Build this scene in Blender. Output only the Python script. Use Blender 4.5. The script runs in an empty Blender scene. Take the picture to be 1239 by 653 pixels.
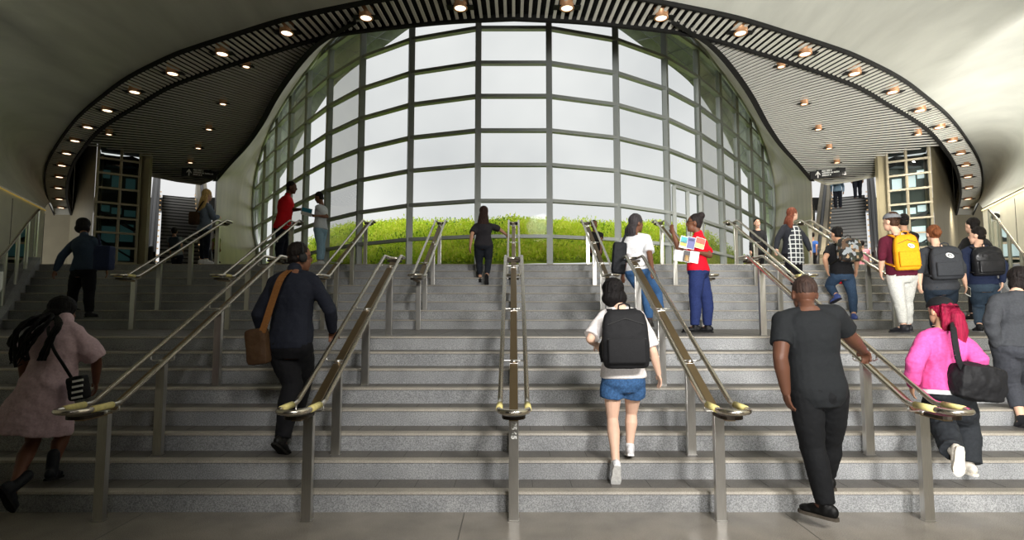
import bpy, bmesh, math, random
from mathutils import Vector as V3, Matrix, noise
random.seed(7)
PI = math.pi
SC = bpy.context.scene
COL = SC.collection
F, TH, H = 660.0, math.radians(4.3), 1.633          # focal length in pixels, pitch, eye height
CX, CY = 621.5, 326.5
R, T, D, LAND = .165, .3176, 4.58, 2.66              # riser, tread, first riser, landing depth
NS = 8
Y2 = D + 7*T + LAND                                  # first riser of the upper flight
TOPY = Y2 + 7*T
TOPZ = 16*R
ct, st = math.cos(TH), math.sin(TH)

def ray(px, py):
    x = (px-CX)/F; u = (CY-py)/F
    return V3((x, ct-u*st, st+u*ct))
def at(px, py, Y):
    d = ray(px, py); return V3((0, 0, H)) + d*(Y/d.y)
def atz(px, py, Z):
    d = ray(px, py); return V3((0, 0, H)) + d*((Z-H)/d.z)
PA, PB = 8.28, .128                                  # ceiling plane z = PA - PB*y
def atp(px, py, off=0):
    d = ray(px, py); t = (PA+off-H)/(d.z+PB*d.y); return V3((0, 0, H))+d*t

# ------------------------------------------------------------------ materials
def nodes(name):
    m = bpy.data.materials.new(name); m.use_nodes = True
    nt = m.node_tree; b = nt.nodes['Principled BSDF']
    return m, nt, b
def lin(c):
    return tuple(((v/255)/12.92 if v/255 <= .04045 else ((v/255+.055)/1.055)**2.4) for v in c)+(1,)
def mat(name, c, rough=.6, metal=0., spread=.0, scale=20., detail=4., bump=0., stretch=(1, 1, 1), bscale=None, spec=None, coords='Object'):
    m, nt, b = nodes(name)
    b.inputs['Roughness'].default_value = rough; b.inputs['Metallic'].default_value = metal
    if spec is not None: b.inputs['Specular IOR Level'].default_value = spec
    col = lin(c); b.inputs['Base Color'].default_value = col
    if spread or bump:
        tc = nt.nodes.new('ShaderNodeTexCoord'); mp = nt.nodes.new('ShaderNodeMapping')
        mp.inputs['Scale'].default_value = stretch
        nt.links.new(tc.outputs[coords], mp.inputs[0])
    if spread:
        n = nt.nodes.new('ShaderNodeTexNoise'); n.inputs['Scale'].default_value = scale; n.inputs['Detail'].default_value = detail
        nt.links.new(mp.outputs[0], n.inputs[0])
        r = nt.nodes.new('ShaderNodeValToRGB')
        r.color_ramp.elements[0].position = .32; r.color_ramp.elements[1].position = .68
        r.color_ramp.elements[0].color = tuple(min(1, v*(1-spread)) for v in col[:3])+(1,)
        r.color_ramp.elements[1].color = tuple(min(1, v*(1+spread)) for v in col[:3])+(1,)
        nt.links.new(n.outputs[0], r.inputs[0]); nt.links.new(r.outputs[0], b.inputs['Base Color'])
    if bump:
        n2 = nt.nodes.new('ShaderNodeTexNoise'); n2.inputs['Scale'].default_value = bscale or scale; n2.inputs['Detail'].default_value = 3
        nt.links.new(mp.outputs[0], n2.inputs[0])
        bp = nt.nodes.new('ShaderNodeBump'); bp.inputs['Strength'].default_value = bump; bp.inputs['Distance'].default_value = .02
        nt.links.new(n2.outputs[0], bp.inputs['Height']); nt.links.new(bp.outputs[0], b.inputs['Normal'])
    return m
def emis(name, c, s):
    m, nt, b = nodes(name)
    b.inputs['Base Color'].default_value = lin(c)
    b.inputs['Emission Color'].default_value = lin(c); b.inputs['Emission Strength'].default_value = s
    return m
_cm = {}
def cloth(c, rough=.85, spread=.12, scale=60, bump=.25, bscale=14):
    k = (tuple(c), rough, spread)
    if k not in _cm: _cm[k] = mat('cloth_%d' % len(_cm), c, rough, 0, spread, scale, 4, bump, bscale=bscale, spec=.2)
    return _cm[k]

def granite(name, c, lo, hi, rough, sc=230):
    m, nt, b = nodes(name)
    tc = nt.nodes.new('ShaderNodeTexCoord')
    n = nt.nodes.new('ShaderNodeTexNoise'); n.inputs['Scale'].default_value = sc; n.inputs['Detail'].default_value = 2
    n2 = nt.nodes.new('ShaderNodeTexNoise'); n2.inputs['Scale'].default_value = 3; n2.inputs['Detail'].default_value = 6
    nt.links.new(tc.outputs['Object'], n.inputs[0]); nt.links.new(tc.outputs['Object'], n2.inputs[0])
    r = nt.nodes.new('ShaderNodeValToRGB'); r.color_ramp.elements[0].position = .35; r.color_ramp.elements[1].position = .65
    cc = lin(c)
    r.color_ramp.elements[0].color = tuple(v*lo for v in cc[:3])+(1,); r.color_ramp.elements[1].color = tuple(v*hi for v in cc[:3])+(1,)
    mx = nt.nodes.new('ShaderNodeMixRGB'); mx.blend_type = 'MULTIPLY'; mx.inputs[0].default_value = .55
    r2 = nt.nodes.new('ShaderNodeValToRGB'); r2.color_ramp.elements[0].position = .3; r2.color_ramp.elements[1].position = .7
    r2.color_ramp.elements[0].color = (.6, .6, .6, 1); r2.color_ramp.elements[1].color = (1.15, 1.13, 1.1, 1)
    nt.links.new(n.outputs[0], r.inputs[0]); nt.links.new(n2.outputs[0], r2.inputs[0])
    nt.links.new(r.outputs[0], mx.inputs[1]); nt.links.new(r2.outputs[0], mx.inputs[2])
    nt.links.new(mx.outputs[0], b.inputs['Base Color'])
    b.inputs['Roughness'].default_value = rough
    return m
M = {}
M['riser'] = granite('granite_riser', (152, 154, 156), .6, 1.3, .55, 115)
M['tread'] = granite('granite_tread', (104, 101, 97), .7, 1.25, .5, 160)
M['nose'] = granite('worn_nosing', (160, 154, 143), .75, 1.2, .5, 150)
M['floor'] = granite('terrazzo', (136, 130, 121), .8, 1.2, .22, 150)
M['joint'] = mat('grout', (70, 68, 64), .8)
M['steel'] = mat('brushed_steel', (205, 203, 198), .3, 1, .08, 8, 3, .05, (40, 40, 1))
M['tube'] = mat('rail_steel', (214, 206, 192), .24, 1)
M['bronze'] = mat('bronze_plate', (150, 130, 100), .4, 1)
M['dark'] = mat('dark_underside', (46, 38, 28), .5, .6)
M['tape'] = mat('yellow_tape', (228, 214, 140), .6, 0, .12, 40)
M['black'] = mat('matt_black', (14, 14, 13), .7)
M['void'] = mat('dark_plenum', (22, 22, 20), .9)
M['slat'] = mat('slat_metal', (222, 220, 208), .6, spec=.2)
M['slat2'] = mat('slat_paint', (208, 206, 198), .7, spec=.15)
M['plaster'] = mat('trowelled_plaster', (206, 207, 197), .5, 0, .10, 2.2, 7, .35, (1, .25, 1), bscale=3.5)
M['gold'] = mat('satin_wall_panel', (166, 156, 132), .42, .12, .12, 2.5, 5, .1, (1, 1, .3))
M['niche'] = mat('warm_wall', (150, 140, 112), .6, 0, .06, 2)
M['cream'] = mat('cream_wall', (206, 202, 182), .55, 0, .05, 3)
M['mullion'] = mat('mullion_grey', (168, 173, 170), .45, .1)
M['canopy'] = mat('canopy_soffit', (206, 217, 194), .6, 0, .1, 5)
M['escblack'] = mat('escalator_black', (52, 52, 52), .4, .3)
M['escstep'] = mat('escalator_tread', (150, 150, 148), .6, 0)
M['white'] = mat('white_print', (235, 235, 230), .6)
M['glow'] = emis('lamp_disc', (255, 226, 190), 3.0)
M['amber'] = mat('lamp_housing', (200, 150, 110), .4, .3)
M['led'] = emis('led_strip', (255, 236, 180), 1.2)
M['pink'] = mat('pale_panel', (190, 165, 150), .6)

def glassmat(name, tint, refl):
    m = bpy.data.materials.new(name); m.use_nodes = True; nt = m.node_tree
    for n in list(nt.nodes): nt.nodes.remove(n)
    o = nt.nodes.new('ShaderNodeOutputMaterial'); t = nt.nodes.new('ShaderNodeBsdfTransparent'); g = nt.nodes.new('ShaderNodeBsdfGlossy')
    t.inputs[0].default_value = tint; g.inputs['Roughness'].default_value = .03
    mx = nt.nodes.new('ShaderNodeMixShader'); fr = nt.nodes.new('ShaderNodeFresnel'); fr.inputs[0].default_value = 1.3
    mu = nt.nodes.new('ShaderNodeMath'); mu.operation = 'MULTIPLY'; mu.inputs[1].default_value = refl
    nt.links.new(fr.outputs[0], mu.inputs[0]); nt.links.new(mu.outputs[0], mx.inputs[0])
    nt.links.new(t.outputs[0], mx.inputs[1]); nt.links.new(g.outputs[0], mx.inputs[2]); nt.links.new(mx.outputs[0], o.inputs[0])
    return m
M['glass'] = glassmat('window_glass', (.95, .97, .96, 1), .5)
M['balglass'] = glassmat('balustrade_glass', (.8, .86, .84, 1), 1.2)

# ------------------------------------------------------------------ object helpers
def link(name, me, parent=None):
    o = bpy.data.objects.new(name, me); COL.objects.link(o)
    if parent is not None:
        o.parent = parent
        o.matrix_parent_inverse = parent.matrix_basis.inverted()
    return o
def obj(name, bm, m, parent=None, smooth=False):
    me = bpy.data.meshes.new(name); bmesh.ops.recalc_face_normals(bm, faces=bm.faces[:])
    bm.to_mesh(me); bm.free()
    for mm in (m if isinstance(m, (list, tuple)) else [m]): me.materials.append(mm)
    if smooth:
        for p in me.polygons: p.use_smooth = True
    return link(name, me, parent)
def tag(o, label=None, cat=None, group=None, kind=None):
    if label: o['label'] = label
    if cat: o['category'] = cat
    if group: o['group'] = group
    if kind: o['kind'] = kind
    return o
def thing(name, loc, label, cat, group=None):
    o = link(name, None); o.location = loc; o.empty_display_size = .1
    return tag(o, label, cat, group)
def struct(o, label=None):
    o['kind'] = 'structure'
    if label: o['label'] = label
    return o
def box(bm, c, s, rot=None, mi=0, bev=0):
    r = bmesh.ops.create_cube(bm, size=1)
    mx = Matrix.Translation(V3(c)) @ (rot.to_4x4() if rot is not None else Matrix.Identity(4)) @ Matrix.Diagonal((*s, 1))
    bmesh.ops.transform(bm, matrix=mx, verts=r['verts'])
    fs = {f for v in r['verts'] for f in v.link_faces}
    for f in fs: f.material_index = mi
    if bev:
        es = {e for f in fs for e in f.edges}
        rr = bmesh.ops.bevel(bm, geom=list(es), offset=bev, segments=2, affect='EDGES', profile=.7)
        for f in rr['faces']: f.material_index = mi
def beam(bm, a, b, w, h, up=V3((0, 0, 1)), mi=0):
    a, b = V3(a), V3(b); d = (b-a); L = d.length
    if L < 1e-6: return
    d /= L; s = d.cross(up)
    if s.length < 1e-4: s = d.cross(V3((1, 0, 0)))
    s.normalize(); u = s.cross(d)
    rot = Matrix((s, d, u)).transposed()
    box(bm, (a+b)/2, (w, L, h), rot, mi)
def quad(bm, pts, mi=0):
    f = bm.faces.new([bm.verts.new(p) for p in pts]); f.material_index = mi; return f
def loft(bm, rows, mi=0, closed=False):
    g = [[bm.verts.new(p) for p in r] for r in rows]
    n = len(rows[0])
    for i in range(len(rows)-1):
        for j in range(n if closed else n-1):
            k = (j+1) % n
            f = bm.faces.new((g[i][j], g[i][k], g[i+1][k], g[i+1][j])); f.material_index = mi
    return g
def tube(bm, pts, rad, seg=10, closed=False, cap=True, mi=0):
    pts = [V3(p) for p in pts]; n = len(pts)
    rads = rad if isinstance(rad, (list, tuple)) else [rad]*n
    rings = []; prev = None
    for i in range(n):
        if closed: t = pts[(i+1) % n]-pts[i-1]
        else: t = pts[min(i+1, n-1)]-pts[max(i-1, 0)]
        if t.length < 1e-9: t = V3((0, 0, 1))
        t.normalize()
        if prev is None:
            u = t.cross(V3((0, 0, 1)))
            if u.length < .05: u = t.cross(V3((0, 1, 0)))
        else:
            u = prev - t*prev.dot(t)
            if u.length < .05: u = t.cross(V3((.3, .5, .8)))
        u.normalize(); prev = u; w = t.cross(u)
        rings.append([bm.verts.new(pts[i]+(u*math.cos(2*PI*k/seg)+w*math.sin(2*PI*k/seg))*rads[i]) for k in range(seg)])
    for i in range(n if closed else n-1):
        a, b = rings[i], rings[(i+1) % n]
        for k in range(seg):
            f = bm.faces.new((a[k], a[(k+1) % seg], b[(k+1) % seg], b[k])); f.material_index = mi
    if not closed and cap:
        for rr in (rings[0], rings[-1]):
            f = bm.faces.new(rr); f.material_index = mi
def interp(pts, n):
    """n points evenly spaced along a polyline (any dimension Vectors)"""
    L = [0]
    for a, b in zip(pts, pts[1:]): L.append(L[-1]+(b-a).length)
    out = []; j = 0
    for i in range(n):
        s = L[-1]*i/(n-1)
        while j < len(pts)-2 and L[j+1] < s: j += 1
        k = (s-L[j])/max(1e-9, L[j+1]-L[j]); out.append(pts[j].lerp(pts[j+1], min(1, max(0, k))))
    return out
def smooth_curve(pts, n):
    """Catmull-Rom through pts then even resample"""
    P = [pts[0]*2-pts[1]]+list(pts)+[pts[-1]*2-pts[-2]]
    o = []
    for i in range(1, len(P)-2):
        for k in range(8):
            t = k/8
            a, b, c, d = P[i-1], P[i], P[i+1], P[i+2]
            o.append(.5*((2*b)+(c-a)*t+(2*a-5*b+4*c-d)*t*t+(3*b-3*c+d-a)*t**3))
    o.append(P[-2]); return interp(o, n)
def mir(p): return V3((-p[0], p[1], p[2]))
def stair_z(Y):
    """ground height under a point at depth Y"""
    if Y < D: return 0
    if Y < D+7*T: return (int((Y-D)/T)+1)*R
    if Y < Y2: return 8*R
    if Y < TOPY: return (8+int((Y-Y2)/T)+1)*R
    return TOPZ

def text_mesh(name, body, size, m, parent, mx):
    cu = bpy.data.curves.new(name, 'FONT'); cu.body = body; cu.size = size; cu.extrude = .0012; cu.offset = .0022; cu.align_x = 'CENTER'; cu.align_y = 'CENTER'
    t = bpy.data.objects.new(name+'_src', cu); COL.objects.link(t); bpy.context.view_layer.update()
    me = bpy.data.meshes.new_from_object(t.evaluated_get(bpy.context.evaluated_depsgraph_get())); bpy.data.objects.remove(t); bpy.data.curves.remove(cu)
    me.materials.clear(); me.materials.append(m); me.transform(mx); me.name = name
    return link(name, me, parent)

# ------------------------------------------------------------------ camera, world
cam = bpy.data.cameras.new('camera'); co = link('camera', cam)
cam.sensor_width = 36; cam.lens = 36*F/1239; cam.shift_x = -(CX-619.5)/1239
co.location = (0, 0, H); co.rotation_euler = (PI/2+TH, 0, 0); cam.clip_end = 300
SC.camera = co
SC.view_settings.view_transform = 'Standard'; SC.view_settings.look = 'None'
SC.view_settings.exposure = 0; SC.view_settings.gamma = 1; SC.view_settings.use_curve_mapping = False
SC.cycles.use_denoising = True; SC.cycles.max_bounces = 6; SC.cycles.transparent_max_bounces = 16
SC.cycles.sample_clamp_indirect = 3; SC.cycles.caustics_reflective = False; SC.cycles.caustics_refractive = False
w = bpy.data.worlds.new('overcast_sky'); SC.world = w; w.use_nodes = True
nt = w.node_tree; bg = nt.nodes['Background']
tc = nt.nodes.new('ShaderNodeTexCoord'); n = nt.nodes.new('ShaderNodeTexNoise'); n.inputs['Scale'].default_value = 3.2; n.inputs['Detail'].default_value = 5
rp = nt.nodes.new('ShaderNodeValToRGB'); rp.color_ramp.elements[0].position = .3; rp.color_ramp.elements[1].position = .72
rp.color_ramp.elements[0].color = (.62, .63, .64, 1); rp.color_ramp.elements[1].color = (.86, .86, .85, 1)
nt.links.new(tc.outputs['Generated'], n.inputs[0]); nt.links.new(n.outputs[0], rp.inputs[0]); nt.links.new(rp.outputs[0], bg.inputs[0])
bg.inputs[1].default_value = 1.1
# ------------------------------------------------------------------ floors and stairs
bm = bmesh.new(); box(bm, (0, -3.15, -.1), (26, 15.6, .2)); 
fl = struct(obj('floor', bm, M['floor']), 'speckled grey brown polished floor in front of the stairs')
bm = bmesh.new()
for x in (-3.9, -1.3, 1.3, 3.9): box(bm, (x+.9, 1.5, .0005), (.006, 6.1, .001))
for y in (3.2, 1.7): box(bm, (0, y, .0005), (16, .006, .001))
obj('floor_joint', bm, M['joint'], fl)
def edge(Y): return 8.85+.6136*(Y-9.46) if Y > 6.8 else 8.85+.6136*(6.8-9.46)+.35*(Y-6.8)
stairs = struct(link('staircase', None), 'wide grey granite staircase of two flights with a landing between')
def step(k, y0, y1, back):
    z1 = k*R; e = edge(y1)
    bm = bmesh.new()
    # profile: riser, rounded nosing, worn strip, tread
    prof = [(y0, z1-R, 0), (y0-.004, z1-.03, 0), (y0-.012, z1-.022, 2), (y0-.006, z1-.004, 2), (y0+.008, z1, 2), (y0+.085, z1, 1), (y1+back, z1, 1), (y1+back, z1-R, 1)]
    rows = [[V3((x, y, z)) for y, z, _ in prof] for x in (-e, e)]
    g = [[bm.verts.new(p) for p in r] for r in rows]
    mi = [0, 0, 2, 2, 2, 1, 1]
    for j in range(len(prof)-1):
        f = bm.faces.new((g[0][j], g[0][j+1], g[1][j+1], g[1][j])); f.material_index = mi[j]
    for r in g: bm.faces.new(r)
    s = obj('step', bm, [M['riser'], M['tread'], M['nose']], stairs)
    bm = bmesh.new(); n = int(e/.165)
    for i in range(-n, n):
        box(bm, (i*.33+.16*(k % 2), (y0+y1)/2+.05, z1+.0006), (.004, y1-y0-.12, .001))
    obj('joint', bm, M['joint'], s)
for k in range(1, 8): step(k, D+(k-1)*T, D+k*T, .02)
step(8, D+7*T, Y2, .02)
for k in range(9, 16): step(k, Y2+(k-9)*T, Y2+(k-8)*T, .02)
# upper floor: top step edge onwards
bm = bmesh.new()
prof = [(TOPY, TOPZ-R, 0), (TOPY-.004, TOPZ-.03, 0), (TOPY-.01, TOPZ-.02, 2), (TOPY+.008, TOPZ, 2), (TOPY+.085, TOPZ, 1), (26, TOPZ, 1), (26, TOPZ-R, 1)]
g = [[bm.verts.new((x, y, z)) for y, z, _ in prof] for x in (-19, 19)]
for j, mi in enumerate([0, 0, 2, 2, 1, 1]):
    f = bm.faces.new((g[0][j], g[0][j+1], g[1][j+1], g[1][j])); f.material_index = mi
for r in g: bm.faces.new(r)
struct(obj('floor_upper', bm, [M['riser'], M['tread'], M['nose']]), 'upper concourse floor at the head of the stairs')

# ------------------------------------------------------------------ handrails
def handrail(X, pts, posts, label, group, lower):
    """pts: list of (Y, Z) of the tube line: front end, slope foot, slope head, back end"""
    (ya, za), (yb, zb), (yc, zc), (yd, zd) = pts
    root = thing('handrail', (X, posts[0][0], posts[0][1]), label, 'handrail', group)
    hw = .108; r = .021
    path = []
    for k in range(9):                                                     # front loop
        a = PI+PI*k/8; path.append(V3((X+hw*math.cos(a), ya+hw+hw*math.sin(a)*1.0, za)))
    path += [V3((X+hw, yb-.05, zb-.001)), V3((X+hw, yb, zb+.008)), V3((X+hw, yb+.05, zb+.03)), V3((X+hw, yc-.04, zc-.02)), V3((X+hw, yc, zc-.004)), V3((X+hw, yc+.05, zc))]
    for k in range(9):
        a = PI*k/8; path.append(V3((X+hw*math.cos(a), yd-hw+hw*math.sin(a), zd)))
    path += [V3((X-hw, yc+.05, zc)), V3((X-hw, yc, zc-.004)), V3((X-hw, yc-.04, zc-.02)), V3((X-hw, yb+.05, zb+.03)), V3((X-hw, yb, zb+.008)), V3((X-hw, yb-.05, zb-.001))]
    bm = bmesh.new(); tube(bm, path, r, 12, closed=True); obj('rail_tube', bm, M['tube'], root, True)
    # spine plate under the tubes
    def rz(Y): return za if Y <= yb else zc if Y >= yc else zb+(zc-zb)*(Y-yb)/(yc-yb)
    sy = [ya+.16, yb, yc, yd-.1]; o = .085
    bm = bmesh.new()
    for p, q in zip(sy, sy[1:]): beam(bm, (X, p, rz(p)-o), (X, q, rz(q)-o), .07, .012)
    obj('spine_plate', bm, M['bronze'], root)
    for (c, sgn) in ((ya+hw+.06, -1), (yd-hw-.06, 1)):                      # dark rounded tray under each end
        bm = bmesh.new(); zz = za-.045 if sgn < 0 else zd-.045
        out = [V3((X+.088*math.cos(a), c+sgn*.085*math.sin(a), zz)) for a in [PI*k/10 for k in range(11)]]
        out += [V3((X-.088, c-sgn*.12, zz)), V3((X+.088, c-sgn*.12, zz))]
        lo = [p-V3((0, 0, .025)) for p in out]
        vt = [bm.verts.new(p) for p in out]; vb = [bm.verts.new(p) for p in lo]
        bm.faces.new(vt); bm.faces.new(vb[::-1])
        for i in range(len(out)): j = (i+1) % len(out); bm.faces.new((vt[i], vt[j], vb[j], vb[i]))
        obj('end_tray', bm, M['dark'], root)
    if lower:
        for s in (-1, 1):
            bm = bmesh.new(); tube(bm, [(X+s*hw, ya+hw+.03, za), (X+s*hw, yb-.1, za)], r+.005, 12); obj('grip_tape', bm, M['tape'], root, True)
    for (Y, Z) in posts:
        bm = bmesh.new(); z = rz(Y)-.05
        tube(bm, [(X-hw, Y, z+.03), (X-hw, Y, z-.005), (X-hw+.02, Y, z-.015), (X+hw-.02, Y, z-.015), (X+hw, Y, z-.005), (X+hw, Y, z+.03)], .007, 6)
        box(bm, (X, Y, z-.022), (.05, .05, .03)); obj('bracket', bm, M['steel'], root, True)
    for (Y, Z) in posts:
        bm = bmesh.new(); zt = rz(Y)-.085
        box(bm, (X, Y, (Z+zt)/2), (.078, .05, zt-Z), bev=.004)
        box(bm, (X, Y, Z+.004), (.088, .06, .008))
        obj('post', bm, M['steel'], root)
    return root
loP = [(4.40, 0), (5.08, 2*R), (6.02, 5*R), (7.12, 8*R)]
loT = [(3.98, .905), (4.42, .905), (7.28, .905+(7.28-4.42)*R/T*.985), (7.62, .905+(7.28-4.42)*R/T*.985)]
off = Y2-D
def up(Pp): return [(y+off, z+8*R) for y, z in Pp]
upP = [(9.30, 8*R), (9.95, 10*R), (10.9, 13*R), (11.85, 16*R)]
upT = [(8.83, 8*R+.9), (9.25, 8*R+.9), (11.98, 8*R+.9+(11.98-9.25)*R/T), (12.32, 8*R+.9+(11.98-9.25)*R/T)]
pos5 = ['far left steel double handrail on the lower flight, beside the woman in the shirt dress',
        'left steel double handrail on the lower flight, gripped by the man with the brown satchel',
        'central steel double handrail on the lower flight, seen head on',
        'right steel double handrail on the lower flight, beside the girl in denim shorts',
        'far right steel double handrail on the lower flight, held by the man in black']
for i, k in enumerate((-2, -1, 0, 1, 2)):
    h = handrail(k*1.62, loT, loP, pos5[i], 'handrails on the lower flight', True)
    if k == 0:
        for zz, tx in ((.73, '25'), (.658, '65')):
            text_mesh('number_mark', tx, .058, M['white'], h, Matrix.Translation((0, 4.3715, zz)) @ Matrix.Rotation(PI/2, 4, 'X') @ Matrix.Rotation(-PI/2, 4, 'Z'))
pos9 = ['outermost left handrail on the upper flight, in front of the blonde woman',
        'second handrail from the left on the upper flight, below the man in the red polo',
        'third handrail from the left on the upper flight, below the woman in pale jeans',
        'upper flight handrail just left of the woman in black at the centre',
        'central upper flight handrail, held by the woman in black',
        'upper flight handrail just left of the woman in the white t-shirt',
        'upper flight handrail between the white t-shirt and the woman holding leaflets',
        'third handrail from the right edge of the upper flight, held by the plaid shirt woman',
        'outermost right handrail on the upper flight, beside the man with the patterned backpack']
for i in range(9):
    handrail((i-4)*1.62, upT, upP, pos9[i], 'handrails on the upper flight', abs(i-4) >= 3)

# ------------------------------------------------------------------ curved glass wall (a faceted drum)
YW = 13.6
ang = [0, 18, 33, 44, 50, 52, 53, 53.5, 54, 54.5, 55]
seg = YW*.142
half = [V3((YW*.0672, YW, 0))]
for a in ang[1:]:
    a = math.radians(a); half.append(half[-1]+V3((math.cos(a), math.sin(a), 0))*seg)
plan = [mir(p) for p in half[::-1]]+half
DZT = 11.2
def drum_hit(px, py, push=0.):
    d = ray(px, py)
    for a, b in zip(plan, plan[1:]):
        n_ = V3((-(b-a).y, (b-a).x, 0)).normalized()
        a2 = a+n_*push; b2 = b+n_*push
        den = d.dot(n_)
        if abs(den) < 1e-6: continue
        t = (a2-V3((0, 0, 0))).dot(n_)/den
        p = V3((0, 0, H))+d*t
        s = (V3((p.x, p.y, 0))-a2).dot((b2-a2).normalized())/(b2-a2).length
        if t > 0 and -.02 <= s <= 1.02: return p
    return at(px, py, plan[-1].y+push)
win = struct(link('window_1', None), 'tall curved glass wall of grey framed panes at the head of the stairs')
lev = [TOPZ+.02]
zc = [(286, 0), (243, 0), (199.5, 0), (158, 0), (116.5, 0), (76.5, 0), (34.5, 0)]
for y, _ in zc: lev.append(at(621.5, y, YW).z)

for _ in range(2): lev.append(lev[-1]+.94)
lev.append(DZT)
for p in plan:
    bm = bmesh.new(); r_ = math.atan2(p.x, p.y)
    box(bm, (p.x, p.y+.06, (TOPZ+DZT)/2), (.15, .26, DZT-TOPZ), Matrix.Rotation(-math.atan2(p.x, 9), 3, 'Z'))
    obj('mullion', bm, M['mullion'], win)
for a, b in zip(plan, plan[1:]):
    n_ = V3((-(b-a).y, (b-a).x, 0)).normalized()
    for z in lev[1:-1]:
        bm = bmesh.new(); beam(bm, (a.x, a.y, z), (b.x, b.y, z), .14, .085); obj('transom', bm, M['mullion'], win)
    bm = bmesh.new(); q = n_*.02
    quad(bm, [(a.x+q.x, a.y+q.y, TOPZ), (b.x+q.x, b.y+q.y, TOPZ), (b.x+q.x, b.y+q.y, DZT), (a.x+q.x, a.y+q.y, DZT)])
    obj('pane', bm, M['glass'], win)
# glazed door in the third bay to the right of centre
ia = 11+2; a, b = plan[ia], plan[ia+1]
door = struct(link('door_1', None), 'glazed door with grey frame in the curved glass wall')
dz1 = TOPZ+2.55
p0 = a.lerp(b, .12); p1 = a.lerp(b, .52); p2 = a.lerp(b, .92)
bm = bmesh.new(); q = V3((.25, -.35, 0)).normalized()*.06
for p in (p0, p1, p2): beam(bm, (p.x+q.x, p.y+q.y, TOPZ), (p.x+q.x, p.y+q.y, dz1), .09, .1)
beam(bm, (p0.x+q.x, p0.y+q.y, dz1), (p2.x+q.x, p2.y+q.y, dz1), .1, .09)
obj('door_frame', bm, M['mullion'], door)
bm = bmesh.new(); beam(bm, (p1.x+q.x*3, p1.y+q.y*3, TOPZ+.8), (p1.x+q.x*3, p1.y+q.y*3, TOPZ+1.4), .03, .03); obj('door_handle', bm, M['steel'], door)

# ------------------------------------------------------------------ planted slope outside
random.seed(3)
def slope_z(d, Y):
    k = min(1, d/5.5); k = k*k*(3-2*k) if k < 1 else 1
    return TOPZ-.1+(H+.150*Y-TOPZ+.1)*(.25*min(1, d/.5)+.75*k)
ns = 18; rows = []
off0 = []
for i, p in enumerate(plan):
    nn = V3((0, 0, 0))
    if i > 0: e = plan[i]-plan[i-1]; nn += V3((-e.y, e.x, 0)).normalized()
    if i < len(plan)-1: e = plan[i+1]-plan[i]; nn += V3((-e.y, e.x, 0)).normalized()
    off0.append(nn.normalized())
fine = []; finen = []
for i in range(len(plan)-1):
    for k in range(6):
        fine.append(plan[i].lerp(plan[i+1], k/6)); finen.append(off0[i].lerp(off0[i+1], k/6).normalized())
def ground(i, d):
    dd = d*(1-.0*i); p = fine[i]+finen[i]*d
    return V3((p.x, p.y, slope_z(d, p.y)+.22*noise.noise(V3((p.x*.5, p.y*.5, 0)))))
bm = bmesh.new()
loft(bm, [[ground(i, .45+.42*j) for i in range(len(fine))] for j in range(ns)])
M['soil'] = mat('planted_ground', (150, 170, 50), .9, 0, .3, 4)
hill = struct(obj('ground_slope', bm, M['soil'], None, True), 'green planted slope outside the glass wall')
M['leaf'] = []
for nme, c in (('leaf_bright', (216, 232, 78)), ('leaf_mid', (190, 216, 60)), ('leaf_yellow', (230, 232, 96)), ('leaf_dark', (104, 144, 44))):
    m = mat(nme, c, .6); M['leaf'].append(m)
    m.node_tree.nodes['Principled BSDF'].inputs['Subsurface Weight'].default_value = 0
    nt = m.node_tree; tr = nt.nodes.new('ShaderNodeBsdfTranslucent'); tr.inputs[0].default_value = lin(c)
    ms = nt.nodes.new('ShaderNodeMixShader'); ms.inputs[0].default_value = .45
    nt.links.new(nt.nodes['Principled BSDF'].outputs[0], ms.inputs[1]); nt.links.new(tr.outputs[0], ms.inputs[2]); nt.links.new(ms.outputs[0], nt.nodes['Material Output'].inputs[0])
vs, fs, ms_ = [], [], []
def leafblade(p, l, wd, az, tilt, mi):
    dv = V3((math.cos(az)*math.sin(tilt), math.sin(az)*math.sin(tilt), math.cos(tilt))); s = V3((-math.sin(az), math.cos(az), 0))*wd
    b = len(vs); mid = p+dv*l*.55+V3((0, 0, .02)); tip = p+dv*l-V3((0, 0, l*.12))
    vs.extend([p, mid-s, tip, mid+s]); fs.append((b, b+1, b+2, b+3)); ms_.append(mi)
for _ in range(7500):
    i = random.randrange(len(fine)); d = .5+random.random()**1.25*6.3
    c = ground(i, d)+V3((random.uniform(-.15, .15), random.uniform(-.15, .15), 0))
    hgt = random.uniform(.12, .4)*(1.3 if random.random() < .12 else 1)
    pal = noise.noise(V3((c.x*.7, c.y*.7, 4)))
    for k in range(14):
        q = c+V3((random.gauss(0, .13), random.gauss(0, .13), random.random()*hgt))
        mi = random.choice((0, 0, 2) if pal > .1 else (0, 1, 1, 2) if pal > -.2 else (0, 1, 3))
        leafblade(q, random.uniform(.08, .19), random.uniform(.015, .035), random.random()*2*PI, random.uniform(.2, 1.4), mi)
me = bpy.data.meshes.new('ground_cover'); me.from_pydata(vs, [], fs)
for m in M['leaf']: me.materials.append(m)
me.polygons.foreach_set('material_index', ms_)
tag(link('ground_cover', me), 'bright yellow green ground cover plants on the slope behind the glass', 'plants', None, 'stuff')

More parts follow.
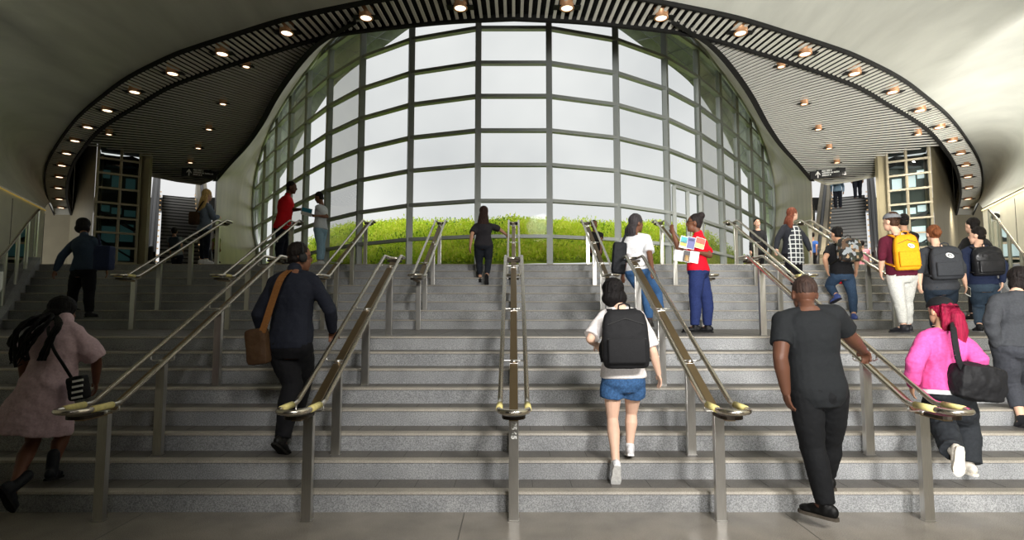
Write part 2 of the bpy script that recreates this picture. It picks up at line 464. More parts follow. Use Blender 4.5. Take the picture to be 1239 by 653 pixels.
# ------------------------------------------------------------------ canopy outside, seen through the upper panes
cedge = [(735, 26), (746, 33), (787, 63), (822, 88.5), (842.5, 109), (868, 147), (883, 174), (895.5, 202), (911, 227), (925, 262), (933, 300)]
gbound = [(810, 18), (838, 44), (852, 58), (866, 76), (893, 113), (912, 145), (925.5, 177), (935, 214), (938, 246), (937, 278), (932, 318)]
def canopy(sgn):
    ins = [drum_hit(x+22, y-6, .35) for x, y in gbound]; out = [drum_hit(x, y, 1.4) for x, y in cedge]
    ins = smooth_curve(ins, 30); out = smooth_curve(out, 30)
    if sgn < 0: ins = [mir(p) for p in ins]; out = [mir(p) for p in out]
    bm = bmesh.new(); loft(bm, [[a.lerp(b, t) for a, b in zip(ins, out)] for t in (0, .33, .66, 1)])
    loft(bm, [[b for b in out], [b+V3((0, .25, .25)) for b in out]])
    c = struct(obj('canopy_'+('right' if sgn > 0 else 'left'), bm, M['canopy'], None, True), 'pale green canopy soffit outside the '+('right' if sgn > 0 else 'left')+' side of the glass wall')
    bm = bmesh.new()
    for k in range(2, 28, 2): beam(bm, ins[k]-V3((0, .03, .02)), out[k]-V3((0, .03, .02)), .02, .02)
    for t in (.2, .4, .6, .8):
        for k in range(29): beam(bm, ins[k].lerp(out[k], t)-V3((0, .03, .02)), ins[k+1].lerp(out[k+1], t)-V3((0, .03, .02)), .02, .02)
    obj('soffit_joint', bm, M['mullion'], c)
canopy(1); canopy(-1)

# ------------------------------------------------------------------ ring soffit, vault, inner ceilings
ro = [(621.5, -16), (700, -12), (770, -4), (840, 9), (899, 22), (958, 40), (1008, 56), (1040, 68), (1088, 92), (1120, 115), (1152.5, 143.6), (1178, 179), (1188, 201), (1189.5, 221), (1186, 240), (1178, 259)]
ri = [(621.5, 23), (690, 26), (741, 30.5), (800, 37), (840, 43), (874, 51.5), (907, 61.5), (941, 71.6), (975, 82.6), (1008, 94), (1040, 107), (1072, 126), (1104, 145), (1123.6, 160), (1140, 179), (1152.5, 198), (1159, 217.5), (1160.6, 237), (1156, 259)]
NR = 150
RO = smooth_curve([atp(*p) for p in ro], NR); RI = smooth_curve([atp(*p) for p in ri], NR)
FO = [mir(p) for p in RO[:0:-1]]+RO; FI = [mir(p) for p in RI[:0:-1]]+RI
ring = struct(link('ceiling_ring', None), 'sweeping slatted ring soffit with downlights around the opening')
bm = bmesh.new()
for a, b in zip(FO, FI):
    d = (b-a).normalized(); beam(bm, a+d*.05, b-d*.08, .056, .03)
obj('slat', bm, M['slat'], ring)
bm = bmesh.new(); up_ = V3((0, 0, .12))
loft(bm, [[p+V3((0, 0, .02)) for p in FO], [p+up_ for p in FO], [p+up_ for p in FI], [p+V3((0, 0, .02)) for p in FI]])
for k in (-1, 0):
    a, b = FO[k], FI[k]; quad(bm, [a, b, b+up_, a+up_])
obj('backing', bm, M['black'], ring)
bm = bmesh.new()
for A, B, wd in ((FO, FI, .04), (FI, FO, .07)):
    r0, r1 = [], []
    for a, b in zip(A, B): d = (b-a).normalized(); r0.append(a); r1.append(a+d*wd)
    loft(bm, [[p+V3((0, 0, .03)) for p in r0], [p-V3((0, 0, .05)) for p in r0], [p-V3((0, 0, .05)) for p in r1], [p+V3((0, 0, .03)) for p in r1]])
obj('edge_trim', bm, M['black'], ring)
# upper closure of the well between ring and glass
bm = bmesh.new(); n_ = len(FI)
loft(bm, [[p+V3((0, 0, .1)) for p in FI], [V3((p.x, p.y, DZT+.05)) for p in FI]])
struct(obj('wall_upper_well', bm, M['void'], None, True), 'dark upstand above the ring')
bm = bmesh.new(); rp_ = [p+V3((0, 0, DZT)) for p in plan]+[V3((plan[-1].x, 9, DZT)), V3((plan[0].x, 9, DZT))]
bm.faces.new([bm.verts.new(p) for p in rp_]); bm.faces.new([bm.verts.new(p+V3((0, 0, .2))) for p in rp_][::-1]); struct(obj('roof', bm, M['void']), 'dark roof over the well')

# vault of trowelled plaster around the ring
WD = V3((.4384, .8988, 0)).normalized()
def wallX(Y): return 11.4+.49*(Y-12.2)
LEDZ = 4.3
def vault_rows():
    rows = []
    nu = 60
    A = interp(RO, nu)
    for i, a in enumerate(A):
        u = i/(nu-1)
        # outer boundary: from overhead in front (u=0) round to the far end of the side wall (u=1)
        if u < .45:
            k = u/.45; X = 5.9*math.sin(k*PI/2); b = V3((X, .6+.4*k, 8.6-4.25*(1-math.cos(k*PI/2))))
        else:
            k = (u-.45)/.55; Y = 1+13.3*k**.9; b = V3((wallX(Y), Y, LEDZ+.05))
        m = (a+b)/2+V3((0, 0, .55+.9*(1-abs(2*u-1)) if u > .45 else 1.0))
        m += (b-a).cross(V3((0, 0, 1))).normalized()*0
        rows.append([(a+V3((0, 0, .03)))*(1-t)**2+m*2*t*(1-t)+b*t*t for t in [j/24 for j in range(25)]])
    return rows
VR = vault_rows()
for nme, fn in (('right', lambda p: p), ('left', mir)):
    bm = bmesh.new(); loft(bm, [[fn(p) for p in r] for r in VR])
    struct(obj('ceiling_vault_'+nme, bm, M['plaster'], None, True), 'curved pale trowelled plaster vault on the '+nme)

trim = [(812, 22), (838, 37), (856, 49), (879, 74), (904, 109.5), (924, 145.6), (942, 171.6), (964, 196), (980, 215)]
TR = smooth_curve([atp(*p) for p in trim], 40)
far = [(1000, 223), (1030, 219), (1059, 213), (1067, 190), (1125, 179), (1140, 179)]
FAR = [atp(*p) for p in far]
def fan_center():
    a, b, c, d = atp(890, 86.75), atp(920, 73.25), atp(945, 152.5), atp(975, 147.5)
    d1, d2 = b-a, d-c
    den = d1.x*d2.y-d1.y*d2.x
    t = ((c-a).x*d2.y-(c-a).y*d2.x)/den
    return a+d1*t
FC = fan_center()
ri_part = [p for p in RI if p.x > TR[0].x and p.y < atp(1140, 179).y]
poly = TR+FAR[:-1]+ri_part[::-1]
def clip(c, d):
    ts = []
    for a, b in zip(poly, poly[1:]+poly[:1]):
        e = b-a; den = d.x*e.y-d.y*e.x
        if abs(den) < 1e-9: continue
        t = ((a-c).x*e.y-(a-c).y*e.x)/den; s = ((a-c).x*d.y-(a-c).y*d.x)/den
        if 0 <= s < 1: ts.append(t)
    ts.sort(); return list(zip(ts[::2], ts[1::2]))
def inner_ceiling(sgn):
    fn = (lambda p: p) if sgn > 0 else mir
    side = 'right' if sgn > 0 else 'left'
    root = struct(link('ceiling_'+side, None), 'finely slatted inner ceiling on the '+side)
    bm = bmesh.new()
    vsx = [bm.verts.new(fn(p+V3((0, 0, .12)))) for p in poly]
    es = [bm.edges.new((vsx[i], vsx[(i+1) % len(vsx)])) for i in range(len(vsx))]
    bmesh.ops.triangle_fill(bm, edges=es, use_beauty=True)
    obj('backing', bm, M['black'], root)
    bm = bmesh.new()
    angs = [math.atan2((p-FC).y, (p-FC).x) for p in poly]
    amid = math.atan2((poly[20]-FC).y, (poly[20]-FC).x)
    rel = [((a-amid+PI) % (2*PI))-PI for a in angs]
    lo, hi = min(rel), max(rel); rr = sum((p-FC).length for p in poly)/len(poly)
    n = int((hi-lo)*rr/.145)
    for i in range(n):
        a = amid+lo+(hi-lo)*(i+.5)/n; d = V3((math.cos(a), math.sin(a), 0))
        for t0, t1 in clip(FC, d):
            if t1 < 0: continue
            p, q = FC+d*t0, FC+d*t1
            p.z = PA-PB*p.y+.03; q.z = PA-PB*q.y+.03
            beam(bm, fn(p), fn(q), .075, .02)
    obj('slat', bm, M['slat2'], root)
    bm = bmesh.new()
    T2 = [fn(p) for p in TR]
    loft(bm, [[p+V3((0, 0, .15)) for p in T2], [p-V3((0, 0, .12)) for p in T2], [p-V3((.16*sgn*-1, 0, .12)) for p in T2]])
    obj('edge_trim', bm, M['black'], root)
    bm = bmesh.new(); fe = [fn(p) for p in ([TR[-1]]+FAR[:4])]
    loft(bm, [[p-V3((0, 0, .03)) for p in fe], [p+V3((0, 0, .9)) for p in fe]]); obj('end_fascia', bm, M['cream'], root)
    return root
inner_ceiling(1); inner_ceiling(-1)

# satin metal reveal walls between the glass and the side ceilings
GBp = [(818, 26), (838, 44), (852, 58), (866, 76), (893, 113), (912, 145), (925.5, 177), (935, 214), (938, 246), (937, 278), (933, 300), (930, 322)]
def reveal(sgn):
    fn = (lambda p: p) if sgn > 0 else mir
    G = smooth_curve([drum_hit(*p, -.12) for p in GBp], 48)
    e = TR[-1]; tp = interp(TR, 34)+[e+V3((0, 0, -(e.z-TOPZ)*k/13)) for k in range(1, 15)]
    bm = bmesh.new()
    rows = []
    for g, t in zip(G, tp):
        m = (g+t)/2
        rows.append([fn(g*(1-s)**2+m*2*s*(1-s)+t*s*s) for s in [j/10 for j in range(11)]])
    loft(bm, rows)
    w2 = [e+V3((math.sin(.62), math.cos(.62), 0))*d for d in (0, .1, .2, .3, .4)]
    loft(bm, [[fn(p+V3((0, 0, .1-.0*k))) for k, p in enumerate(w2)], [fn(V3((p.x, p.y, TOPZ))) for p in w2]])
    struct(obj('wall_reveal_'+('right' if sgn > 0 else 'left'), bm, M['gold'], None, True), 'curving satin metal reveal wall on the '+('right' if sgn > 0 else 'left')+' of the glass')
    bm = bmesh.new(); tube(bm, [fn(p-V3((.06, .05, 0))) for p in G], .07, 8)
    struct(obj('trim_glass_'+('right' if sgn > 0 else 'left'), bm, M['mullion'], None, True), 'grey edge frame of the glass wall')
reveal(1); reveal(-1)
# ------------------------------------------------------------------ side wings (mirrored)
AZ = math.radians(33); U = V3((math.sin(AZ), math.cos(AZ), 0)); VR_ = V3((math.cos(AZ), -math.sin(AZ), 0))
WORDS = ['first', 'second', 'third', 'fourth', 'fifth', 'sixth', 'seventh', 'eighth', 'ninth', 'tenth', 'eleventh', 'twelfth', 'thirteenth', 'fourteenth', 'fifteenth']
def wing(sgn):
    fn = (lambda p: V3(p)) if sgn > 0 else (lambda p: mir(V3(p)))
    side = 'right' if sgn > 0 else 'left'
    # --- side wall with the lit cove on top
    ys = [.4+i*(14.3-.4)/14 for i in range(15)]
    bm = bmesh.new(); loft(bm, [[fn((wallX(y), y, 0)) for y in ys], [fn((wallX(y), y, LEDZ)) for y in ys], [fn((wallX(y)+.12, y, LEDZ)) for y in ys]])
    loft(bm, [[fn((wallX(14.3), 14.3, 0)), fn((wallX(14.3)+3, 14.6, 0))], [fn((wallX(14.3), 14.3, LEDZ)), fn((wallX(14.3)+3, 14.6, LEDZ))]])
    wl = struct(obj('wall_'+side, bm, M['cream']), 'cream side wall with a lit cove along its top on the '+side)
    bm = bmesh.new(); loft(bm, [[fn((wallX(y)-.03, y, LEDZ-.03)) for y in ys], [fn((wallX(y)-.03, y, LEDZ-.0)) for y in ys]])
    obj('light_strip', bm, M['led'] if sgn > 0 else M['leddim'], wl)
    bm = bmesh.new()
    for y in ys[::2]:
        beam(bm, fn((wallX(y)-.004, y, .1)), fn((wallX(y)-.004, y, LEDZ-.1)), .008, .008)
    obj('panel_joint', bm, M['joint'], wl)
    # --- stringer with glass balustrade
    bal = thing('glass_balustrade', fn((edge(Y2), Y2, 8*R)), 'clear glass balustrade with steel top rail along the %s edge of the upper flight' % side, 'balustrade', 'glass balustrades beside the stairs')
    def sline(y): return (8*R+max(0, min(1, (y-Y2)/(TOPY-Y2)))*8*R)
    yl = [6.9, 8.2, Y2-.1, 9.8, 10.5, 11.1, TOPY+.1]
    bm = bmesh.new()
    for a, b in zip(yl, yl[1:]):
        beam(bm, fn((edge(a)+.13, a, sline(a)-.2)), fn((edge(b)+.13, b, sline(b)-.2)), .26, .75)
    struct(obj('stringer_'+side, bm, M['riser']), 'granite stringer along the %s edge of the stairs' % side)
    for a, b in zip(yl, yl[1:]):
        bm = bmesh.new(); xa, xb = edge(a)+.1, edge(b)+.1
        ea = fn((xa, a+.02, sline(a)+.2)); eb = fn((xb, b-.02, sline(b)+.2))
        loft(bm, [[ea, eb], [ea+V3((0, 0, 1.0)), eb+V3((0, 0, 1.0))]]); obj('glass_panel', bm, M['balglass'], bal)
    bm = bmesh.new(); tube(bm, [fn((edge(y)+.1, y, sline(y)+1.2)) for y in yl], .025, 10); obj('top_rail', bm, M['tube'], bal, True)
    for y in yl: bm = bmesh.new(); beam(bm, fn((edge(y)+.1, y, sline(y)+.17)), fn((edge(y)+.1, y, sline(y)+1.18)), .03, .03); obj('clamp_post', bm, M['steel'], bal)
    # --- ring inner fascia near its end and the back walls
    bm = bmesh.new(); k0 = int(NR*.62); pr = RI[k0:]
    loft(bm, [[fn(p-V3((0, 0, .05))) for p in pr], [fn(p+V3((0, 0, .1+.35*min(1, i/30)))) for i, p in enumerate(pr)]])
    obj('inner_fascia', bm, M['niche'], ring, True)
    PL, PR = atp(1067, 190), atp(1125, 179)
    zt = PL.z
    bw = [V3((PR.x+.05, PR.y+.05, 0)), V3((18.4, 22.4, 0)), V3((24, 22.4, 0))]
    bm = bmesh.new(); loft(bm, [[fn((p.x, p.y, TOPZ)) for p in bw], [fn((p.x, p.y, 7.6)) for p in bw]])
    struct(obj('wall_back_'+side, bm, M['niche']), 'brown beige wall behind the end of the ring on the '+side)
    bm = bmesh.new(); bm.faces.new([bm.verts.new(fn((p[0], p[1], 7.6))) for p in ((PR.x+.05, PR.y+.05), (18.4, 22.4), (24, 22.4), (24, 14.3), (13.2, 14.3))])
    struct(obj('ceiling_niche_'+side, bm, M['void']), 'added unseen slab over the niche behind the ring, keeping sky light off its wall')  # unseen slab, added to shut sky light off the back wall
    # --- elevator tower
    el = thing('elevator_tower', fn(((PL.x+PR.x)/2, (PL.y+PR.y)/2, TOPZ)), 'glazed elevator shaft with steel lattice frame beside the %s escalator' % side, 'elevator', 'elevator shafts beside the escalators')
    fd = (PR-PL); fd.z = 0; wdt = fd.length; fd.normalize(); bd = V3((-fd.y, fd.x, 0))
    def ep(a, d, z): p = PL+fd*a*wdt+bd*d; return fn((p.x, p.y, z))
    ztop = PL.z+.28
    bm = bmesh.new()
    for a in (.1, .5, .97): beam(bm, ep(a, 0, TOPZ), ep(a, 0, ztop), .045, .06)
    for a in (.1, .97): beam(bm, ep(a, 1.5, TOPZ), ep(a, 1.5, ztop), .07, .07)
    for k in range(10):
        z = ztop-.04-k*.43
        beam(bm, ep(.08, 0, z), ep(1, 0, z), .06, .055)
    obj('lattice_frame', bm, M['gold'], el)
    bm = bmesh.new(); quad(bm, [ep(.1, .03, TOPZ), ep(.97, .03, TOPZ), ep(.97, .03, ztop), ep(.1, .03, ztop)]); obj('shaft_glass', bm, M['balglass'], el)
    bm = bmesh.new()
    for d0 in (1.55,): quad(bm, [ep(.05, d0, TOPZ), ep(1, d0, TOPZ), ep(1, d0, ztop), ep(.05, d0, ztop)])
    quad(bm, [ep(1, 0, TOPZ), ep(1, 1.55, TOPZ), ep(1, 1.55, ztop), ep(1, 0, ztop)]); quad(bm, [ep(.05, 0, TOPZ), ep(.05, 1.55, TOPZ), ep(.05, 1.55, ztop), ep(.05, 0, ztop)])
    quad(bm, [ep(0, 0, ztop+.05), ep(1, 0, ztop+.05), ep(1, 1.55, ztop+.05), ep(0, 1.55, ztop+.05)])
    obj('shaft_lining', bm, M['shaft'], el)
    for j, (a, z, hh, ww) in enumerate([(.32, -1.05, .36, .22), (.64, -1.0, .36, .2), (.86, -.75, .26, .16), (.3, -1.9, .2, .26), (.6, -1.85, .2, .22), (.85, -1.8, .2, .2), (.35, -2.7, .55, .3), (.75, -2.75, .5, .3), (.5, -3.3, .4, .5)]):
        bm = bmesh.new(); quad(bm, [ep(a-ww/2, 1.5, ztop+z), ep(a+ww/2, 1.5, ztop+z), ep(a+ww/2, 1.5, ztop+z+hh), ep(a-ww/2, 1.5, ztop+z+hh)]); obj('lit_window', bm, M['elwin'+side], el)
    bm = bmesh.new(); beam(bm, ep(.15, .9, ztop-2.4), ep(.95, .9, ztop-1.9), .06, .1); beam(bm, ep(.15, .9, ztop-3.3), ep(.95, .9, ztop-2.7), .05, .05); box(bm, ep(.5, .8, ztop-.35), (wdt*.7, .3, .3)); obj('lift_gear', bm, M['escblack'], el)
    bm = bmesh.new(); beam(bm, ep(-.02, .1, TOPZ), ep(-.02, .1, ztop-.02), .13, .3); obj('column', bm, M['niche'], el)
    # --- escalator
    E0 = V3((10.78, 17.6, TOPZ)); Lh = 6.7; rise = .577
    es = thing('escalator', fn(E0), 'steep dark escalator climbing beside the %s elevator shaft' % side, 'escalator', 'escalators behind the concourse')
    def q(a, s, z): p = E0+VR_*a+U*s; return fn((p.x, p.y, E0.z+z))
    bm = bmesh.new(); n = 24
    for k in range(n):
        s0 = k*Lh/n; s1 = (k+1)*Lh/n; z0 = s0*rise; z1 = s1*rise
        zm = z0+(z1-z0)*.72
        quad(bm, [q(-.6, s0, z0), q(.6, s0, z0), q(.6, s0, zm), q(-.6, s0, zm)], 1)
        quad(bm, [q(-.6, s0, zm), q(.6, s0, zm), q(.6, s0, z1), q(-.6, s0, z1)], 0)
        quad(bm, [q(-.6, s0, z1), q(.6, s0, z1), q(.6, s1, z1), q(-.6, s1, z1)], 1)
    obj('moving_steps', bm, [M['escblack'], M['escstep']], es)
    for a, nm, mm in ((-.78, 'balustrade', M['gold']), (.82, 'balustrade', M['escblack'])):
        wdth = .38 if a < 0 else .26
        bm = bmesh.new()
        beam(bm, q(a, -.5, .25), q(a, .2, .3), wdth, .9); beam(bm, q(a, .1, .35), q(a, Lh, .35+Lh*rise), wdth, 1.15)
        b1 = obj(nm, bm, mm, es)
        bm = bmesh.new(); tube(bm, [q(a, -.75, .2), q(a, -.8, .55), q(a, -.65, .9), q(a, -.3, .98), q(a, .2, 1.05), q(a, Lh, 1.0+Lh*rise)], .07, 8); obj('handrail_belt', bm, M['escblack'], b1, True)
        bm = bmesh.new()
        for k in range(14):
            s = .4+k*.45; box(bm, q(a-(.02 if a > 0 else -.0)+(-wdth/2-.01 if a > 0 else wdth/2+.01), s, .35+s*rise), (.04, .035, .04))
        obj('skirt_lamp', bm, M['glowdim'], b1)
    # --- upper level slab edge seen through the opening
    bm = bmesh.new(); beam(bm, fn((12.9, 24.6, 6.45)), fn((22, 24.6, 6.45)), .5, .6)
    beam(bm, fn((21.5, 24.6, 2.6)), fn((21.5, 24.6, 6.4)), .3, .3)
    struct(obj('slab_edge_'+side, bm, M['escblack']), 'dark edge of the street level slab beyond the escalator')
    # --- hanging sign
    s0, s1 = ((980.5, 212.5), (1023, 207.5))
    a = atp(*s0, -.14); b = atp(*s1, -.14); b = a+(b-a)
    sg = thing('hanging_sign', fn((a+b)/2), 'black hanging direction sign with white arrow, %s of the glass wall' % side, 'sign', 'direction signs under the side ceilings')
    d = (b-a).normalized(); nrm = V3((d.y, -d.x, 0)).normalized()
    A, B = fn(a), fn(b)
    bm = bmesh.new(); beam(bm, A, B, .09, .25); obj('panel', bm, M['black'], sg)
    bm = bmesh.new()
    for k in (.2, .8): p = a.lerp(b, k); beam(bm, fn(p+V3((0, 0, .1))), fn(p+V3((0, 0, .3))), .03, .03)
    obj('hanger', bm, M['black'], sg)
    L = (b-a).length; lf, rt = (A, B) if sgn > 0 else (B, A); dd = (rt-lf).normalized(); nn = V3((dd.y, -dd.x, 0)).normalized()
    def sp(x, z): return lf+dd*x*L+nn*.052+V3((0, 0, z))
    bm = bmesh.new()
    quad(bm, [sp(.195, -.11), sp(.225, -.11), sp(.225, .06), sp(.195, .06)])
    bm.faces.new([bm.verts.new(p) for p in (sp(.14, .0), sp(.14, -.035), sp(.21, .045), sp(.28, -.035), sp(.28, .0), sp(.21, .11))])
    obj('arrow', bm, M['white'], sg)
    bm = bmesh.new(); rnd = random.Random(5)
    for z, xe in ((.085, .62), (.015, .84 if sgn > 0 else .9), (-.055, .58)):
        x = .33
        while x < xe:
            wd = rnd.choice((.012, .016, .02)); hh = rnd.choice((.042, .05, .05))
            quad(bm, [sp(x, z-.02), sp(x+wd, z-.02), sp(x+wd, z-.02+hh), sp(x, z-.02+hh)]); x += wd+rnd.choice((.006, .006, .007, .022))
    obj('lettering', bm, M['white'], sg)
    # --- glass guard between reveal and escalator
    gg = thing('glass_guard', fn((9.85, 16.6, TOPZ)), 'upright glass and steel guard panels left standing by the %s escalator foot' % side if sgn > 0 else 'upright glass and steel guard panels beside the left escalator foot', 'guard', 'glass guards by the escalators')
    for k in range(4):
        p = V3((9.95, 17.9, 0))+U*(k+1.0)*.8-VR_*.22; z = TOPZ+.2+k*.45
        bm = bmesh.new(); beam(bm, fn((p.x, p.y, TOPZ)), fn((p.x, p.y, z+1.3)), .05, .06); obj('guard_post', bm, M['steel'], gg)
        bm = bmesh.new(); e = p+U*.75
        quad(bm, [fn((p.x, p.y, z+.0)), fn((e.x, e.y, z+.45)), fn((e.x, e.y, z+1.65)), fn((p.x, p.y, z+1.2))]); obj('guard_glass', bm, M['balglass'], gg)
    # --- downlights
    ringpx = [(686, 6), (800, 18), (896, 36.5), (974, 62), (1034, 86), (1080, 108.5), (1113, 131), (1136.5, 151.5), (1152, 168), (1162, 183.5), (1168, 198), (1171, 212), (1172, 225.5), (1171, 239), (1169, 249.5)]
    for i, p in enumerate(ringpx):
        downlight(fn(atp(*p)), 'round downlight in the slatted ring, %s to the %s of its top' % (WORDS[i], side), 'downlights around the ring', .115, True, fn(U))
    inner = [(945, 77.5), (973, 123), (990, 154), (1003, 177), (1012.5, 194.5), (1111, 160)]
    nm = ['first from the glass down', 'second from the top', 'third from the top', 'fourth from the top', 'lowest, above the sign', 'alone near the elevator shaft']
    for i, p in enumerate(inner):
        downlight(fn(atp(*p)), 'small downlight in the %s slatted ceiling, %s' % (side, nm[i]), 'downlights in the side ceilings', .075, False, fn(U))
def downlight(p, label, group, r, big, u):
    t = thing('downlight', p, label, 'light', group)
    def disc(bm, z, rr, n=20): return bm.faces.new([bm.verts.new(p+V3((rr*math.cos(2*PI*k/n), rr*math.sin(2*PI*k/n), z))) for k in range(n)])
    bm = bmesh.new(); n = 20
    prof = [(r*1.12, .2), (r*1.12, -.068), (r*.9, -.07), (r*.85, -.055)]
    loft(bm, [[p+V3((a*math.cos(2*PI*k/n), a*math.sin(2*PI*k/n), z)) for k in range(n)] for a, z in prof], closed=True)
    obj('housing', bm, M['amber'], t, True)
    bm = bmesh.new(); disc(bm, -.058, r*.86); obj('lamp_disc', bm, M['glow'], t)
    bm = bmesh.new(); side = V3((1, 0, 0)); L = r*2.1
    beam(bm, p-side*L+V3((0, 0, -.046)), p+side*L+V3((0, 0, -.046)), r*1.3, .012); obj('dark_gap_plate', bm, M['black'], t)  # flat black plate stands in for the dark gap beside the lamp
M['shaft'] = mat('shaft_wall', (96, 102, 96), .7)
M['elwinright'] = emis('shaft_daylight', (225, 240, 240), .8); M['elwinleft'] = emis('shaft_window_dim', (110, 170, 170), .04)  # shaft windows glow by emission: bright on the right, dim teal left
M['leddim'] = emis('led_dim', (255, 220, 120), .14); M['glowdim'] = emis('skirt_lamp', (255, 210, 150), .5)
wing(1); wing(-1)
# security camera on the right wall
p = at(1226, 262, 13.3); p = V3((wallX(p.y)-.02, p.y, p.z)); 
c = thing('security_camera', p, 'small white dome security camera on the right side wall', 'camera')
bm = bmesh.new(); bmesh.ops.create_uvsphere(bm, u_segments=16, v_segments=10, radius=.09, matrix=Matrix.Translation(p-V3((.09, .04, 0)))); obj('dome', bm, M['black'], c, True)
bm = bmesh.new(); box(bm, p-V3((.03, 0, 0)), (.12, .2, .22), bev=.02); obj('mount', bm, M['white'], c)

# ------------------------------------------------------------------ lamps: added unseen spots, then cove, downlights and daylight
def lamp(kind, name, loc, tgt, energy, col=(1, .95, .88), **kw):
    l = bpy.data.lights.new(name, kind); l.energy = energy; l.color = col
    for k, v in kw.items(): setattr(l, k, v)
    o = link(name, l); o.location = loc; o.rotation_euler = (V3(tgt)-V3(loc)).to_track_quat('-Z', 'Y').to_euler(); return o
lamp('SPOT', 'added_stair_spot', (4.6, -5, 6.6), (3.2, 6.0, .8), 5200, (1, .97, .93), spot_size=1.05, spot_blend=1, shadow_soft_size=.8)  # added unseen spot, brightens the right side of the stairs
lamp('SPOT', 'added_stair_spot', (1.6, -5, 6.6), (1.2, 6.0, .8), 3000, (1, .97, .93), spot_size=.8, spot_blend=1, shadow_soft_size=.8)  # second added spot out of view, lifts the middle of the stairs
lamp('SPOT', 'added_vault_uplight', (-1.5, -6, 1.8), (9.2, 9, 7.2), 15000, (1, .985, .95), spot_size=1.15, spot_blend=1, shadow_soft_size=1.0)  # uplight added behind the view to brighten the right vault
def strip(name, a, b, dirn, energy, wdt=.1, col=(1, .94, .8)):
    a, b, z = V3(a), V3(b), -V3(dirn).normalized(); x = (b-a).normalized(); x = (x-z*x.dot(z)).normalized(); y = z.cross(x)
    l = bpy.data.lights.new(name, 'AREA'); l.shape = 'RECTANGLE'; l.size = (b-a).length; l.size_y = wdt; l.energy = energy; l.color = col
    o = link(name, l); m = Matrix((x, y, z)).transposed().to_4x4(); m.translation = (a+b)/2; o.matrix_world = m
strip('cove_lamp', (wallX(8.3)-.1, 8.3, LEDZ+.02), (wallX(13.8)-.1, 13.8, LEDZ+.02), (-.6, .25, 1), 170, .1, (1, .97, .92))
strip('wall_washer', (wallX(5)-.3, 5, LEDZ-.05), (wallX(14)-.3, 14, LEDZ-.05), (.35, -.1, -1), 62)
for p in (atp(973, 123), atp(1003, 177), atp(1111, 160), atp(945, 77.5), atp(1030, 200), atp(1171, 239)):
    lamp('SPOT', 'downlight_lamp', p-V3((0, 0, .12)), p+V3((.3, .6, -3)), 300 if p.x > 10 else 480, (1, .94, .85), spot_size=2.5, spot_blend=1, shadow_soft_size=.06)
lamp('SUN', 'hazy_daylight', (0, 20, 30), (0, 26, 20), 3.8, (1, .98, .94), angle=.6)
M['hall'] = mat('hall_grey', (72, 72, 70), .8)
# the hall behind: ceiling, walls and the header over the arch
bm = bmesh.new(); box(bm, (0, -5.6, 8.75), (28, 12.6, .2)); struct(obj('ceiling_hall', bm, M['hall']), 'ceiling of the hall in front of the stairs')
bm = bmesh.new(); box(bm, (0, -11.1, 4.3), (28, .2, 9)); struct(obj('wall_behind', bm, M['hall']), 'wall at the back of the hall')
for sgn, side in ((1, 'right'), (-1, 'left')):
    bm = bmesh.new(); box(bm, (sgn*14.1, -5.4, 4.3), (.2, 12.6, 9)); box(bm, (sgn*9.9, .45, 4.3), (8.4, .2, 9)); struct(obj('wall_hall_'+side, bm, M['hall']), 'side wall of the hall')
    bm = bmesh.new(); bb = [r[-1] for r in VR if r[-1].z > LEDZ-.1][:30]
    loft(bm, [[V3((p.x*sgn, p.y, p.z-.02)) for p in bb], [V3((p.x*sgn, p.y-.2, 8.9)) for p in bb]]); struct(obj('wall_header_'+side, bm, M['hall']), 'header wall over the arch')
# ------------------------------------------------------------------ people
PENDING = []                                                  # meshes whose shape is unified at the end
def unify(o, vox, smooth=4, disp=0., dscale=.12, after=None):
    m = o.modifiers.new('r', 'REMESH'); m.mode = 'VOXEL'; m.voxel_size = vox; m.use_smooth_shade = True
    if smooth:
        k = o.modifiers.new('s', 'SMOOTH'); k.factor = .5; k.iterations = smooth
    if disp:
        t = bpy.data.textures.new('folds', 'CLOUDS'); t.noise_scale = dscale; t.noise_depth = 3
        d = o.modifiers.new('d', 'DISPLACE'); d.texture = t; d.strength = disp; d.mid_level = .5; d.texture_coords = 'GLOBAL'
    PENDING.append((o, after))
def ell(bm, c, ax, seg=16):
    """ellipsoid with three axis vectors"""
    mx = Matrix((ax[0], ax[1], ax[2])).transposed().to_4x4(); mx.translation = V3(c)
    bmesh.ops.create_uvsphere(bm, u_segments=seg, v_segments=seg*2//3, radius=1, matrix=mx)
def sph(bm, c, r, seg=12): ell(bm, c, (V3((r, 0, 0)), V3((0, r, 0)), V3((0, 0, r))), seg)
def limb(bm, pts, rad, seg=14):
    tube(bm, pts, rad, seg)
    sph(bm, pts[0], rad[0]*.98); sph(bm, pts[-1], rad[-1]*.98)
def cuffed(bm, pts, rad, seg=16):
    tube(bm, pts, rad, seg); sph(bm, pts[0], rad[0]*.98)
def reach(o, px, py, L, sign):
    """point on the pixel ray at distance L from o; sign 1 = the farther solution, -1 = the nearer"""
    c = V3((0, 0, H)); d = ray(px, py).normalized(); oc = o-c; b = oc.dot(d); h2 = oc.length_squared-b*b
    k = L*L-h2
    if k <= 0:
        p = c+d*b; return p
    return c+d*(b+sign*math.sqrt(k))
TORSO_M = [(-.24, .10, .09), (-.12, .155, .118), (0, .172, .125), (.2, .163, .115), (.42, .152, .108), (.62, .168, .12), (.8, .186, .122), (.92, .17, .10), (.99, .11, .075), (1.06, .062, .06)]
TORSO_F = [(-.24, .10, .09), (-.12, .165, .125), (0, .178, .128), (.2, .155, .11), (.42, .132, .098), (.62, .148, .118), (.8, .16, .112), (.92, .148, .088), (.99, .095, .066), (1.06, .052, .052)]
HAIRM = {}
